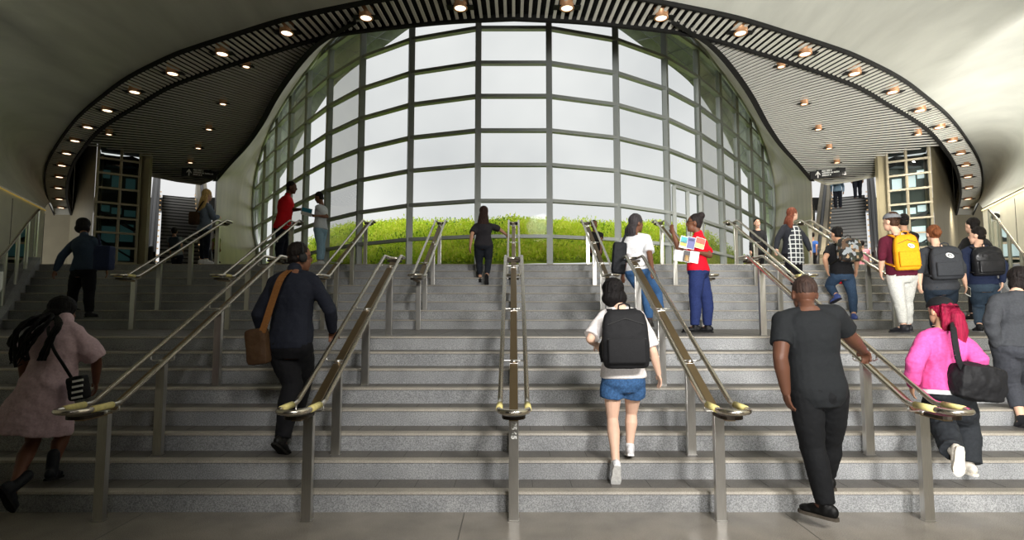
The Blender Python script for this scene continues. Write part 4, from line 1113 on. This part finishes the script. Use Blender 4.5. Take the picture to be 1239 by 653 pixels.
t = bag(g, 'small black and white handbag at the waist of the woman in the shirt dress', (24, 24, 26), hb, (.15, .09, .2), [g.nk+V3((-.06, .1, -.06)), g.nk+V3((-.05, -.1, -.02)), at(64, 420, 4.46), at(76, 440, 4.46), at(86, 456, 4.52)], 'handbag', sw_=.022, tilt=.2, bev=.03, fold=.006)
bm = bmesh.new()
for k in range(4): box(bm, hb+V3((.03, -.05, -.07+.045*k)), (.09, .006, .018), Matrix.Rotation(-.2, 3, 'Y'))
obj('white_stripe', bm, M['white'], t)
# upper left, denim jacket
g = person('person in dark denim jacket with bobbed hair climbing the upper flight at far left', 9.45,
    dict(hd=(102, 273, .1), nk=(102, 287, .05), hp=(101, 326), ell=(75, 310, -1), wrl=(67, 327, 1), elr=(126, 309, -1), wrr=(129, 326, 1), knl=(89, 351, .15), anl=(87, 371, .3), knr=(108, 354, .02), anr=(108, 377, -.02)),
    az=6, size=1.7, fem=True, fat=1.12, skin=BROWN, top=dict(c=(52, 66, 84), sleeve='long', hem=-.06, loose=1.15, collar=True, name='denim_jacket'), bot=dict(kind='trousers', c=(22, 22, 25), loose=1.15, len=1), shoe=((20, 20, 22), (30, 30, 30)), head=(8, 0), hair=('bob', (22, 19, 18)))
bag(g, 'navy tote bag on the shoulder of the person in denim jacket', (34, 44, 74), at(126, 312, 9.25), (.3, .16, .42), [at(119, 286, 9.5), at(119, 284, 9.35), at(121, 296, 9.2)], 'tote_bag', bev=.06)
# blonde at the top left
g = person('woman with long blonde hair in grey blue sweater at the top of the left stairs', 12.6,
    dict(hd=(251, 236), nk=(249, 247), hp=(247, 277), ell=(242, 263, -1), wrl=(246, 277, -1), elr=(259, 264, -1), wrr=(264, 262, 1), knl=(246, 295), anl=(244, 314), knr=(250, 295, .1), anr=(250, 314, .1)),
    az=35, size=1.72, fem=True, skin=LIGHT, top=dict(c=(112, 126, 146), sleeve='long', hem=-.1, loose=1.2, name='sweater'), bot=dict(kind='trousers', c=(34, 38, 52), loose=.95), shoe=((225, 225, 225), (235, 235, 235)), hair=('long', (206, 172, 112), .4), head=(30, 0))
bag(g, 'brown shoulder bag of the blonde woman', (66, 46, 30), at(235, 264, 12.4), (.22, .12, .3), [at(247, 243, 12.5), at(245, 245, 12.4), at(237, 257, 12.35)], 'shoulder_bag')
# small child below the blonde woman
g = person('small child in colourful vest standing right of the blonde woman', 13.6,
    dict(hd=(262, 281), nk=(262, 288), hp=(261, 301), ell=(258, 294, -1), wrl=(257, 301, -1), elr=(265, 294, -1), wrr=(266, 301, -1), knl=(260, 308), anl=(260, 315), knr=(263, 308), anr=(263, 315)),
    az=20, size=.98, skin=BROWN, top=dict(c=(120, 130, 50), sleeve='short', name='vest', spread=.5), bot=dict(kind='trousers', c=(24, 24, 28)), shoe=((30, 30, 30), (50, 50, 50)), hair=('short', (20, 18, 18)))
# person by the left escalator
g = person('person in grey top with backpack waiting at the foot of the left escalator', 16.8,
    dict(hd=(211, 280), nk=(211, 287), hp=(214, 308), ell=(206, 297, -1), wrl=(206, 306, 1), elr=(219, 298, -1), wrr=(221, 306, 1), knl=(212, 322), anl=(212, 336), knr=(216, 322), anr=(216, 336)),
    az=-25, size=1.62, skin=TAN, top=dict(c=(120, 126, 128), sleeve='short', name='t_shirt'), bot=dict(kind='trousers', c=(40, 42, 50)), shoe=((40, 40, 40), (60, 60, 60)), hair=('short', (26, 22, 20)))
backpack(g, 'dark backpack on the person at the foot of the left escalator', (40, 52, 60), 0, .3, .42, .15)
# man in red polo, top left
g = person('man in red polo shirt and dark trousers at the top left, handing over leaflets', 12.5,
    dict(hd=(353, 227), nk=(348, 238), hp=(341, 274), ell=(345, 252, -1), wrl=(359, 253, -1), elr=(352, 254, 1), wrr=(365, 253, 1), knl=(339, 294, -.1), anl=(337, 316, -.12), knr=(344, 294, .1), anr=(344, 316, .12)),
    az=72, size=1.86, fat=1.25, skin=DARKSKIN, top=dict(c=(206, 24, 34), sleeve='short', len=.75, hem=-.12, loose=1.15, collar=True, name='polo_shirt'), bot=dict(kind='trousers', c=(28, 32, 44), loose=1.15), shoe=((20, 20, 20), (20, 20, 20)), head=(80, 8), hair=('short', (18, 16, 16)))
# woman in pale jeans facing him
g = person('woman in white top and pale blue jeans at the top left, taking leaflets', 12.6,
    dict(hd=(386, 239), nk=(389, 249), hp=(388, 277), ell=(396, 262, -1), wrl=(385, 261, -1), elr=(386, 263, 1), wrr=(378, 260, 1), knl=(387, 295, -.08), anl=(386, 316, -.1), knr=(389, 295, .1), anr=(389, 316, .1)),
    az=-78, size=1.68, fem=True, fat=1.05, skin=BROWN, top=dict(c=(205, 210, 216), sleeve='short', len=.8, hem=.0, loose=1.15, name='t_shirt'), bot=dict(kind='jeans', c=(140, 172, 192), loose=1.1), shoe=((210, 210, 210), (220, 220, 220)), head=(-80, 20), hair=('short', (26, 22, 22)))
def leaflet(label, c, sx, sz, rz, tiltx, cols, grp='leaflets'):
    t = thing('leaflet', c-V3((0, 0, sz/2)), label, 'leaflet', grp)
    rot = Matrix.Rotation(rz[2], 3, 'Z') @ Matrix.Rotation(tiltx, 3, 'X') @ Matrix.Rotation(rz[1], 3, 'Y')
    bm = bmesh.new(); box(bm, c, (sx, .006, sz), rot); obj('sheet', bm, M['white'], t)
    for (x, z, w_, h_, cc) in cols:
        bm = bmesh.new(); box(bm, c+rot @ V3((x*sx, -.0045, z*sz)), (w_*sx, .002, h_*sz), rot); obj('printed_block', bm, mat('print', cc, .5), t)
    return t
leaflet('blue and white leaflets passed between the red polo man and the woman in pale jeans', at(371, 256, 12.3), .24, .2, (0, .3, 0), .6, [(0, .2, .9, .5, (60, 150, 180))])
# woman in black at the centre
g = person('woman in black with long dark hair at the centre, hand on the middle handrail', 11.0,
    dict(hd=(585.5, 257, .03), nk=(585, 270), hp=(585, 296), ell=(571, 283, -1), wrl=(569, 298, 1), elr=(604, 277, 1), wrr=(613, 284, 1), knl=(580, 318, .12), anl=(581, 336, .1), knr=(591, 316, .06), anr=(589, 335, -.16)),
    az=2, size=1.62, fem=True, fat=1.12, skin=TAN, top=dict(c=(50, 48, 52), sleeve='short', len=.85, hem=-.1, loose=1.2, name='blouse'), bot=dict(kind='trousers', c=(38, 42, 50), loose=1.0, len=.86, cuff=.044), shoe=((22, 22, 24), (26, 26, 28)), head=(4, 0), grip='r', foot=dict(r=(0, 75), l=(0, 0)), hair=('long', (58, 42, 38), .4))
# woman in white t-shirt leaning by the railing
g = person('woman in white t-shirt and blue jeans turning right at the landing railing', 8.0,
    dict(hd=(770, 270), nk=(768, 285), hp=(773, 326), ell=(756, 312, -1), wrl=(754, 330, -1), elr=(786, 308, -1), wrr=(789, 325, -1), knl=(782, 356, -.05), anl=(786, 387, -.05), knr=(795, 354, .1), anr=(800, 386, .1)),
    az=22, size=1.72, fem=True, fat=1.2, skin=(110, 74, 56), top=dict(c=(222, 222, 224), sleeve='short', len=.85, hem=-.02, loose=1.2, name='t_shirt'), bot=dict(kind='jeans', c=(62, 98, 142), loose=1.05), shoe=((60, 56, 54), (70, 66, 62)), head=(70, 4), hair=('long', (62, 58, 60), .2))
bag(g, 'black bag hanging behind the woman in the white t-shirt', (30, 32, 36), at(749, 312, 7.7), (.2, .16, .46), [at(760, 283, 7.95), at(757, 284, 7.8), at(752, 296, 7.68)], 'shoulder_bag', tilt=-.08, bev=.07)
# small dark person behind her
g = person('person in black mostly hidden behind the handrail left of the white t-shirt', 13.1,
    dict(hd=(719, 272), nk=(720, 281), hp=(721, 303), ell=(716, 291, -1), wrl=(716, 300, -1), elr=(727, 291, -1), wrr=(727, 302, -1), knl=(719, 311), anl=(719, 324), knr=(723, 311), anr=(723, 324)),
    az=170, size=1.5, skin=BROWN, top=dict(c=(30, 30, 32), sleeve='short', name='t_shirt'), bot=dict(kind='trousers', c=(30, 30, 34)), shoe=((30, 30, 30), (40, 40, 40)), hair=('short', (26, 22, 20)))
# woman in red polo with leaflets
g = person('woman in red polo shirt and navy trousers holding leaflets on the landing', 7.75,
    dict(hd=(840, 270), nk=(845, 286), hp=(845, 326), ell=(822, 303, -1), wrl=(815, 283, 1), elr=(859, 309, -1), wrr=(848, 306, -1), knl=(841, 360, -.06), anl=(841, 394, -.08), knr=(855, 360, .08), anr=(856, 394, .1)),
    az=-62, size=1.7, fem=True, fat=1.1, skin=(112, 74, 54), top=dict(c=(226, 18, 40), sleeve='short', len=.8, hem=-.06, loose=1.2, collar=True, name='polo_shirt'), bot=dict(kind='trousers', c=(36, 48, 92), loose=1.15, len=.98), shoe=((18, 18, 20), (20, 20, 20)), head=(-72, -2), foot=dict(l=(-75, 0), r=(-60, 0)), hair=('bun', (40, 34, 34), (.1, .085)))
bm = bmesh.new()
for k in (-1, 1): tube(bm, [g.hc+g.hfr*.1+g.hs*k*(.036+.024*math.cos(q))+g.hup*(.018+.02*math.sin(q)) for q in [2*PI*i/12 for i in range(12)]], .004, 5, closed=True)
for k in (-1, 1): tube(bm, [g.hc+g.hfr*.1+g.hs*k*.06+g.hup*.022, g.hc+g.hs*k*.079+g.hup*.015], .003, 5)
obj('glasses', bm, M['black'], g.root)
lf = [((828, 293), .12, .17, .25, [(0, .18, .9, .5, (64, 160, 168)), (0, -.16, .9, .34, (226, 178, 84)), (.1, .05, .5, .3, (232, 190, 110))], 'teal and yellow leaflet at the left of the fan held by the woman in red'),
      ((836, 294), .11, .17, .22, [(0, 0, .92, .92, (96, 98, 150)), (0, .25, .7, .2, (130, 128, 178))], 'purple leaflet in the middle of the fan held by the woman in red'),
      ((847, 294), .13, .15, .3, [(0, .2, .95, .52, (236, 92, 74)), (0, -.27, .95, .4, (206, 208, 120)), (.2, .1, .2, .2, (240, 240, 240))], 'coral and lime leaflet at the right of the fan held by the woman in red'),
      ((821, 309), .12, .15, .2, [(0, 0, .9, .9, (206, 208, 216))], 'pale grey leaflet at the lower left of the fan held by the woman in red'),
      ((831, 310), .11, .16, .22, [(0, 0, .95, .95, (62, 56, 58)), (0, -.15, .5, .5, (190, 150, 90))], 'dark leaflet with tan picture at the lower middle of the fan'),
      ((840, 311), .12, .16, .2, [(0, .3, .9, .2, (190, 214, 216)), (0, -.1, .8, .06, (150, 170, 172))], 'white leaflet at the lower right of the fan held by the woman in red')]
for i, (p, w_, h_, rr, cols, lb) in enumerate(lf):
    leaflet(lb, at(p[0], p[1], 7.40-.012*i), w_, h_, (0, rr, 0), -.1, cols, 'fan of leaflets')
# top level man in black coming down
g = person('person in black walking towards the stairs beside the glass wall, right', 16.0,
    dict(hd=(916, 270), nk=(917, 279), hp=(917, 303), ell=(909, 291, -1), wrl=(908, 303, -1), elr=(926, 291, -1), wrr=(927, 303, -1), knl=(914, 319), anl=(914, 333), knr=(921, 319, .1), anr=(921, 333, .1)),
    az=188, size=1.72, skin=LIGHT, top=dict(c=(38, 38, 40), sleeve='long', name='jacket'), bot=dict(kind='trousers', c=(26, 26, 28)), shoe=((26, 26, 26), (30, 30, 30)), hair=('short', (24, 20, 20)))
# plaid shirt woman
g = person('woman with auburn hair in black jacket over checked shirt, looking right', 11.2,
    dict(hd=(959, 259), nk=(956, 272), hp=(958, 306), ell=(941, 289, -1), wrl=(939, 301, -1), elr=(975, 290, -1), wrr=(980, 303, -1), knl=(958, 327, -.1), anl=(960, 347, -.15), knr=(966, 327, .05), anr=(968, 347, .1)),
    az=160, size=1.7, fem=True, fat=1.2, skin=LIGHT, top=dict(c=(44, 46, 52), sleeve='long', hem=-.04, name='jacket', loose=1.15), bot=dict(kind='trousers', c=(22, 22, 26), loose=1.05), shoe=((20, 20, 20), (30, 30, 30)), head=(80, 0), hair=('long', (124, 70, 52), .3))
pm, nt, b = nodes('check_cloth'); tc = nt.nodes.new('ShaderNodeTexCoord'); mp = nt.nodes.new('ShaderNodeMapping'); mp.inputs['Scale'].default_value = (11, 11, 11)
sx = nt.nodes.new('ShaderNodeSeparateXYZ'); nt.links.new(tc.outputs['Object'], mp.inputs[0]); nt.links.new(mp.outputs[0], sx.inputs[0]); outs = []
for k in ('X', 'Z'):
    fr_ = nt.nodes.new('ShaderNodeMath'); fr_.operation = 'FRACT'; gt = nt.nodes.new('ShaderNodeMath'); gt.operation = 'GREATER_THAN'; gt.inputs[1].default_value = .78
    nt.links.new(sx.outputs[k], fr_.inputs[0]); nt.links.new(fr_.outputs[0], gt.inputs[0]); outs.append(gt)
mxm = nt.nodes.new('ShaderNodeMath'); mxm.operation = 'MAXIMUM'; nt.links.new(outs[0].outputs[0], mxm.inputs[0]); nt.links.new(outs[1].outputs[0], mxm.inputs[1])
mr = nt.nodes.new('ShaderNodeMixRGB'); mr.inputs[1].default_value = lin((52, 56, 62)); mr.inputs[2].default_value = lin((214, 216, 214)); nt.links.new(mxm.outputs[0], mr.inputs[0]); nt.links.new(mr.outputs[0], b.inputs['Base Color']); b.inputs['Roughness'].default_value = .9
bm = bmesh.new(); rows = []
for tt, w_, d_ in ((-.42, .2, .1), (-.2, .205, .12), (.2, .18, .125), (.55, .15, .125), (.8, .12, .115), (.94, .06, .08)):
    c_ = g.hp+g.axis*g.TL*tt+g.fr*.085; rows.append([c_+g.sd*w_*math.cos(q)+g.fr*d_*math.sin(q) for q in [PI*i/14 for i in range(15)]])
loft(bm, rows); o = obj('checked_shirt', bm, pm, g.root, True)
# man with patterned backpack
cm, nt, b = nodes('floral_camouflage'); tc = nt.nodes.new('ShaderNodeTexCoord'); vr = nt.nodes.new('ShaderNodeTexVoronoi'); vr.inputs['Scale'].default_value = 17
rp = nt.nodes.new('ShaderNodeValToRGB'); rp.color_ramp.interpolation = 'CONSTANT'
for i, (ps, c) in enumerate(((0, (34, 32, 30)), (.3, (176, 150, 120)), (.5, (52, 58, 46)), (.68, (150, 156, 160)), (.82, (92, 70, 52)))):
    e = rp.color_ramp.elements[i] if i < 2 else rp.color_ramp.elements.new(ps); e.position = ps; e.color = lin(c)
sp_ = nt.nodes.new('ShaderNodeSeparateColor'); nt.links.new(tc.outputs['Object'], vr.inputs[0]); nt.links.new(vr.outputs['Color'], sp_.inputs[0]); nt.links.new(sp_.outputs[0], rp.inputs[0]); nt.links.new(rp.outputs[0], b.inputs['Base Color']); b.inputs['Roughness'].default_value = .8
g = person('man in black t-shirt and jeans with a patterned backpack on the upper flight', 9.75,
    dict(hd=(1012, 283, .06), nk=(1015, 296, .05), hp=(1019, 331), ell=(998, 313, -1), wrl=(1001, 327, 1), elr=(1037, 313, -1), wrr=(1036, 327, 1), knl=(1003, 346, .2), anl=(1012, 357, .0), knr=(1031, 355, .05), anr=(1033, 381, -.15)),
    az=-6, size=1.72, fat=1.08, skin=TAN, top=dict(c=(24, 24, 26), sleeve='short', hem=-.06, name='t_shirt'), bot=dict(kind='jeans', c=(48, 66, 88), loose=1.05, len=.9), shoe=((70, 84, 140), (40, 40, 50)), head=(-10, 4), foot=dict(l=(-10, 20), r=(0, 10)), hair=('short', (22, 20, 20)))
backpack(g, 'patterned dark floral backpack on the man in jeans on the upper flight', (60, 56, 50), 0, .42, .42, .2, None, -.07, (34, 32, 30), cm, 0)
bag(g, 'small red bag held in front of the man with the patterned backpack', (214, 36, 44), at(1014, 338, 9.95), (.16, .1, .16), None, 'pouch', bev=.03)
# man in maroon with the yellow backpack
g = person('man in maroon sweater, grey cap and light trousers on the right of the landing', 7.75,
    dict(hd=(1078, 268, .03), nk=(1086, 285, .02), hp=(1091, 331), ell=(1067, 309, -1), wrl=(1066, 328, 1), elr=(1106, 309, -1), wrr=(1104, 330, 1), knl=(1088, 364, -.02), anl=(1093, 394, -.1), knr=(1097, 364, .12), anr=(1099, 393, .22)),
    az=14, size=1.72, fat=1.05, skin=LIGHT, top=dict(c=(86, 26, 44), sleeve='long', len=.25, hem=-.08, name='sweater'), bot=dict(kind='trousers', c=(196, 196, 190), loose=1.02, len=.92), shoe=((40, 40, 44), (56, 56, 58)), head=(-20, 0), foot=dict(l=(-30, 0), r=(5, 0)), hair=('short', (70, 48, 36)))
cap(g, (120, 122, 126), True, True)
backpack(g, 'yellow backpack with white oval badge on the man in maroon', (232, 160, 24), 0, .31, .5, .14, (.12, .16, .045, .0), .02, (222, 150, 30))
# dark person hidden behind the maroon man
g = person('dark haired person mostly hidden behind the man in maroon', 9.5,
    dict(hd=(1092, 268), nk=(1094, 281), hp=(1096, 318), ell=(1086, 300, -1), wrl=(1085, 315, 1), elr=(1106, 300, -1), wrr=(1107, 315, 1), knl=(1092, 345), anl=(1092, 372), knr=(1100, 345), anr=(1100, 372)),
    az=5, size=1.68, skin=TAN, top=dict(c=(30, 30, 32), sleeve='long', name='jacket'), bot=dict(kind='trousers', c=(26, 26, 30)), shoe=((24, 24, 24), (30, 30, 30)), hair=('short', (26, 22, 20)))
# auburn woman
g = person('woman with auburn hair tied up and dark grey top on the right of the landing', 7.7,
    dict(hd=(1129, 283, .03), nk=(1133, 299, .02), hp=(1138, 346), ell=(1113, 322, -1), wrl=(1113, 343, 1), elr=(1163, 322, -1), wrr=(1168, 343, 1), knl=(1131, 374), anl=(1131, 396, .1), knr=(1148, 374, .05), anr=(1148, 398)),
    az=16, size=1.62, fem=True, fat=1.25, skin=LIGHT, top=dict(c=(58, 60, 64), sleeve='long', len=.35, hem=-.12, loose=1.2, name='top'), bot=dict(kind='jeans', c=(40, 50, 62), loose=1.05), shoe=((30, 30, 32), (40, 40, 40)), head=(12, 4), hair=('bun', (118, 70, 42), (.0, .11)))
backpack(g, 'dark grey backpack with white oval badge on the auburn haired woman', (52, 54, 58), 0, .38, .46, .15, (.05, .2, .05, .0), .02)
ph = at(1171, 352, 7.55); t = thing('phone', ph, 'black phone with pale edge in the right hand of the auburn haired woman', 'phone')
bm = bmesh.new(); rot = Matrix.Rotation(.5, 3, 'Y') @ Matrix.Rotation(-.5, 3, 'X'); box(bm, ph, (.08, .012, .16), rot, 0, .004); obj('case', bm, M['white'], t)
bm = bmesh.new(); box(bm, ph+rot @ V3((0, -.0065, 0)), (.07, .002, .145), rot); obj('screen', bm, M['black'], t)
# man behind the navy man
g = person('dark haired man in black just behind the man in the navy sweater', 9.3,
    dict(hd=(1176, 273), nk=(1180, 288), hp=(1182, 326), ell=(1162, 306, -1), wrl=(1161, 322, 1), elr=(1201, 306, -1), wrr=(1203, 322, 1), knl=(1177, 352), anl=(1177, 380), knr=(1188, 352), anr=(1188, 380)),
    az=-8, size=1.72, fat=1.1, skin=LIGHT, top=dict(c=(34, 34, 37), sleeve='long', name='jacket', loose=1.1), bot=dict(kind='trousers', c=(28, 28, 32)), shoe=((24, 24, 24), (30, 30, 30)), hair=('short', (26, 22, 20)))
# man in navy with black backpack
g = person('man in navy sweater and dark jeans with black backpack near the right edge', 8.35,
    dict(hd=(1182, 285, .03), nk=(1184, 299, .02), hp=(1189, 343), ell=(1168, 321, -1), wrl=(1168, 340, 1), elr=(1215, 321, -1), wrr=(1213, 341, 1), knl=(1184, 370), anl=(1185, 394, -.05), knr=(1203, 368, .12), anr=(1200, 386, .3)),
    az=18, size=1.7, fat=1.05, skin=LIGHT, top=dict(c=(34, 42, 66), sleeve='long', hem=-.04, name='sweater'), bot=dict(kind='jeans', c=(54, 68, 82), loose=1.1), shoe=((30, 30, 32), (150, 150, 150)), head=(-30, 2), hair=('short', (28, 24, 22)))
backpack(g, 'glossy black backpack on the man in the navy sweater', (34, 34, 36), 0, .38, .44, .17, None, .02, None, None, 1, True, .3)
# far right woman in dark hoodie
g = person('woman in dark grey hooded jacket cut by the right edge of the view', 5.5,
    dict(hd=(1233, 338, .03), nk=(1228, 357, .0), hp=(1229, 418), ell=(1199, 391, -1), wrl=(1206, 417, 1), elr=(1259, 391, -1), wrr=(1255, 417, 1), knl=(1222, 463, .12), anl=(1236, 505, -.05), knr=(1240, 460, .2), anr=(1246, 500, .25)),
    az=8, size=1.62, fem=True, fat=1.22, skin=LIGHT, top=dict(c=(62, 64, 68), sleeve='long', hem=-.02, loose=1.3, hood=True, fold=.028, name='hooded_jacket'), bot=dict(kind='leggings', c=(60, 62, 68), loose=1.16, len=.72), shoe=((40, 40, 44), (50, 50, 52)), head=(10, 4), foot=dict(l=(5, 35), r=(0, 0)), hair=('bob', (30, 25, 24)))
# people by the right escalator
g = person('person in pink shirt at the foot of the right escalator', 17.0,
    dict(hd=(1043, 295), nk=(1044, 302), hp=(1046, 322), ell=(1038, 312, -1), wrl=(1037, 321, 1), elr=(1051, 312, -1), wrr=(1052, 321, 1), knl=(1044, 333), anl=(1044, 343), knr=(1048, 333), anr=(1048, 343)),
    az=30, size=1.3, fat=1.1, skin=TAN, top=dict(c=(232, 150, 162), sleeve='short', name='shirt'), bot=dict(kind='trousers', c=(40, 40, 46)), shoe=((40, 40, 40), (60, 60, 60)), hair=('short', (30, 24, 22)))
g = person('small person in blue shirt right of the checked shirt woman', 13.5,
    dict(hd=(983, 285), nk=(983, 292), hp=(984, 305), ell=(980, 298, -1), wrl=(980, 304, -1), elr=(988, 298, -1), wrr=(988, 305, -1), knl=(982, 312), anl=(982, 319), knr=(986, 312), anr=(986, 319)),
    az=20, size=.95, skin=TAN, top=dict(c=(64, 104, 178), sleeve='short', name='t_shirt'), bot=dict(kind='trousers', c=(60, 60, 66)), shoe=((40, 40, 40), (60, 60, 60)), hair=('short', (30, 24, 22)))
ESC = V3((10.78, 17.6, TOPZ))
for (a_, s_, lb, c, sz) in ((.35, 6.3, 'dark silhouetted person standing near the top of the right escalator', (40, 40, 42), 1.7), (-.35, 5.5, 'person in pale blue standing high on the right escalator', (150, 180, 200), 1.5)):
    p = ESC+VR_*a_+U*s_; z0 = TOPZ+s_*.577
    def sx_(q): 
        d = q-V3((0, 0, H)); yc = d.y*ct+d.z*st; return (CX+F*d.x/yc, CY-F*(-d.y*st+d.z*ct)/yc)
    def P_(dx, z, dy=0): x, y = sx_(V3((p.x+dx, p.y, z0+z*sz/1.75))); return (x, y, float(dy))
    person(lb, p.y, dict(hd=P_(0, 1.62), nk=P_(0, 1.45), hp=P_(0, .95), ell=P_(-.25, 1.15), wrl=P_(-.25, .9), elr=P_(.25, 1.15), wrr=P_(.25, .9), knl=P_(-.1, .5), anl=P_(-.1, .08), knr=P_(.1, .5), anr=P_(.1, .08)),
        az=33, size=sz, skin=TAN, top=dict(c=c, sleeve='long', name='jacket'), bot=dict(kind='trousers', c=(40, 42, 50)), shoe=((30, 30, 30), (40, 40, 40)), hair=('short', (30, 26, 24)))

# ------------------------------------------------------------------ unify the soft surfaces
bpy.context.view_layer.update()
dg = bpy.context.evaluated_depsgraph_get()
new = []
for o, after in PENDING:
    me = bpy.data.meshes.new_from_object(o.evaluated_get(dg), depsgraph=dg); new.append(me)
for (o, after), me in zip(PENDING, new):
    o.modifiers.clear(); old = o.data; mats = list(old.materials); o.data = me; me.name = o.name
    me.materials.clear()
    for m in mats: me.materials.append(m)
    me.polygons.foreach_set('material_index', [0]*len(me.polygons))
    me.polygons.foreach_set('use_smooth', [True]*len(me.polygons))
    bpy.data.meshes.remove(old)
    if after: after(me)
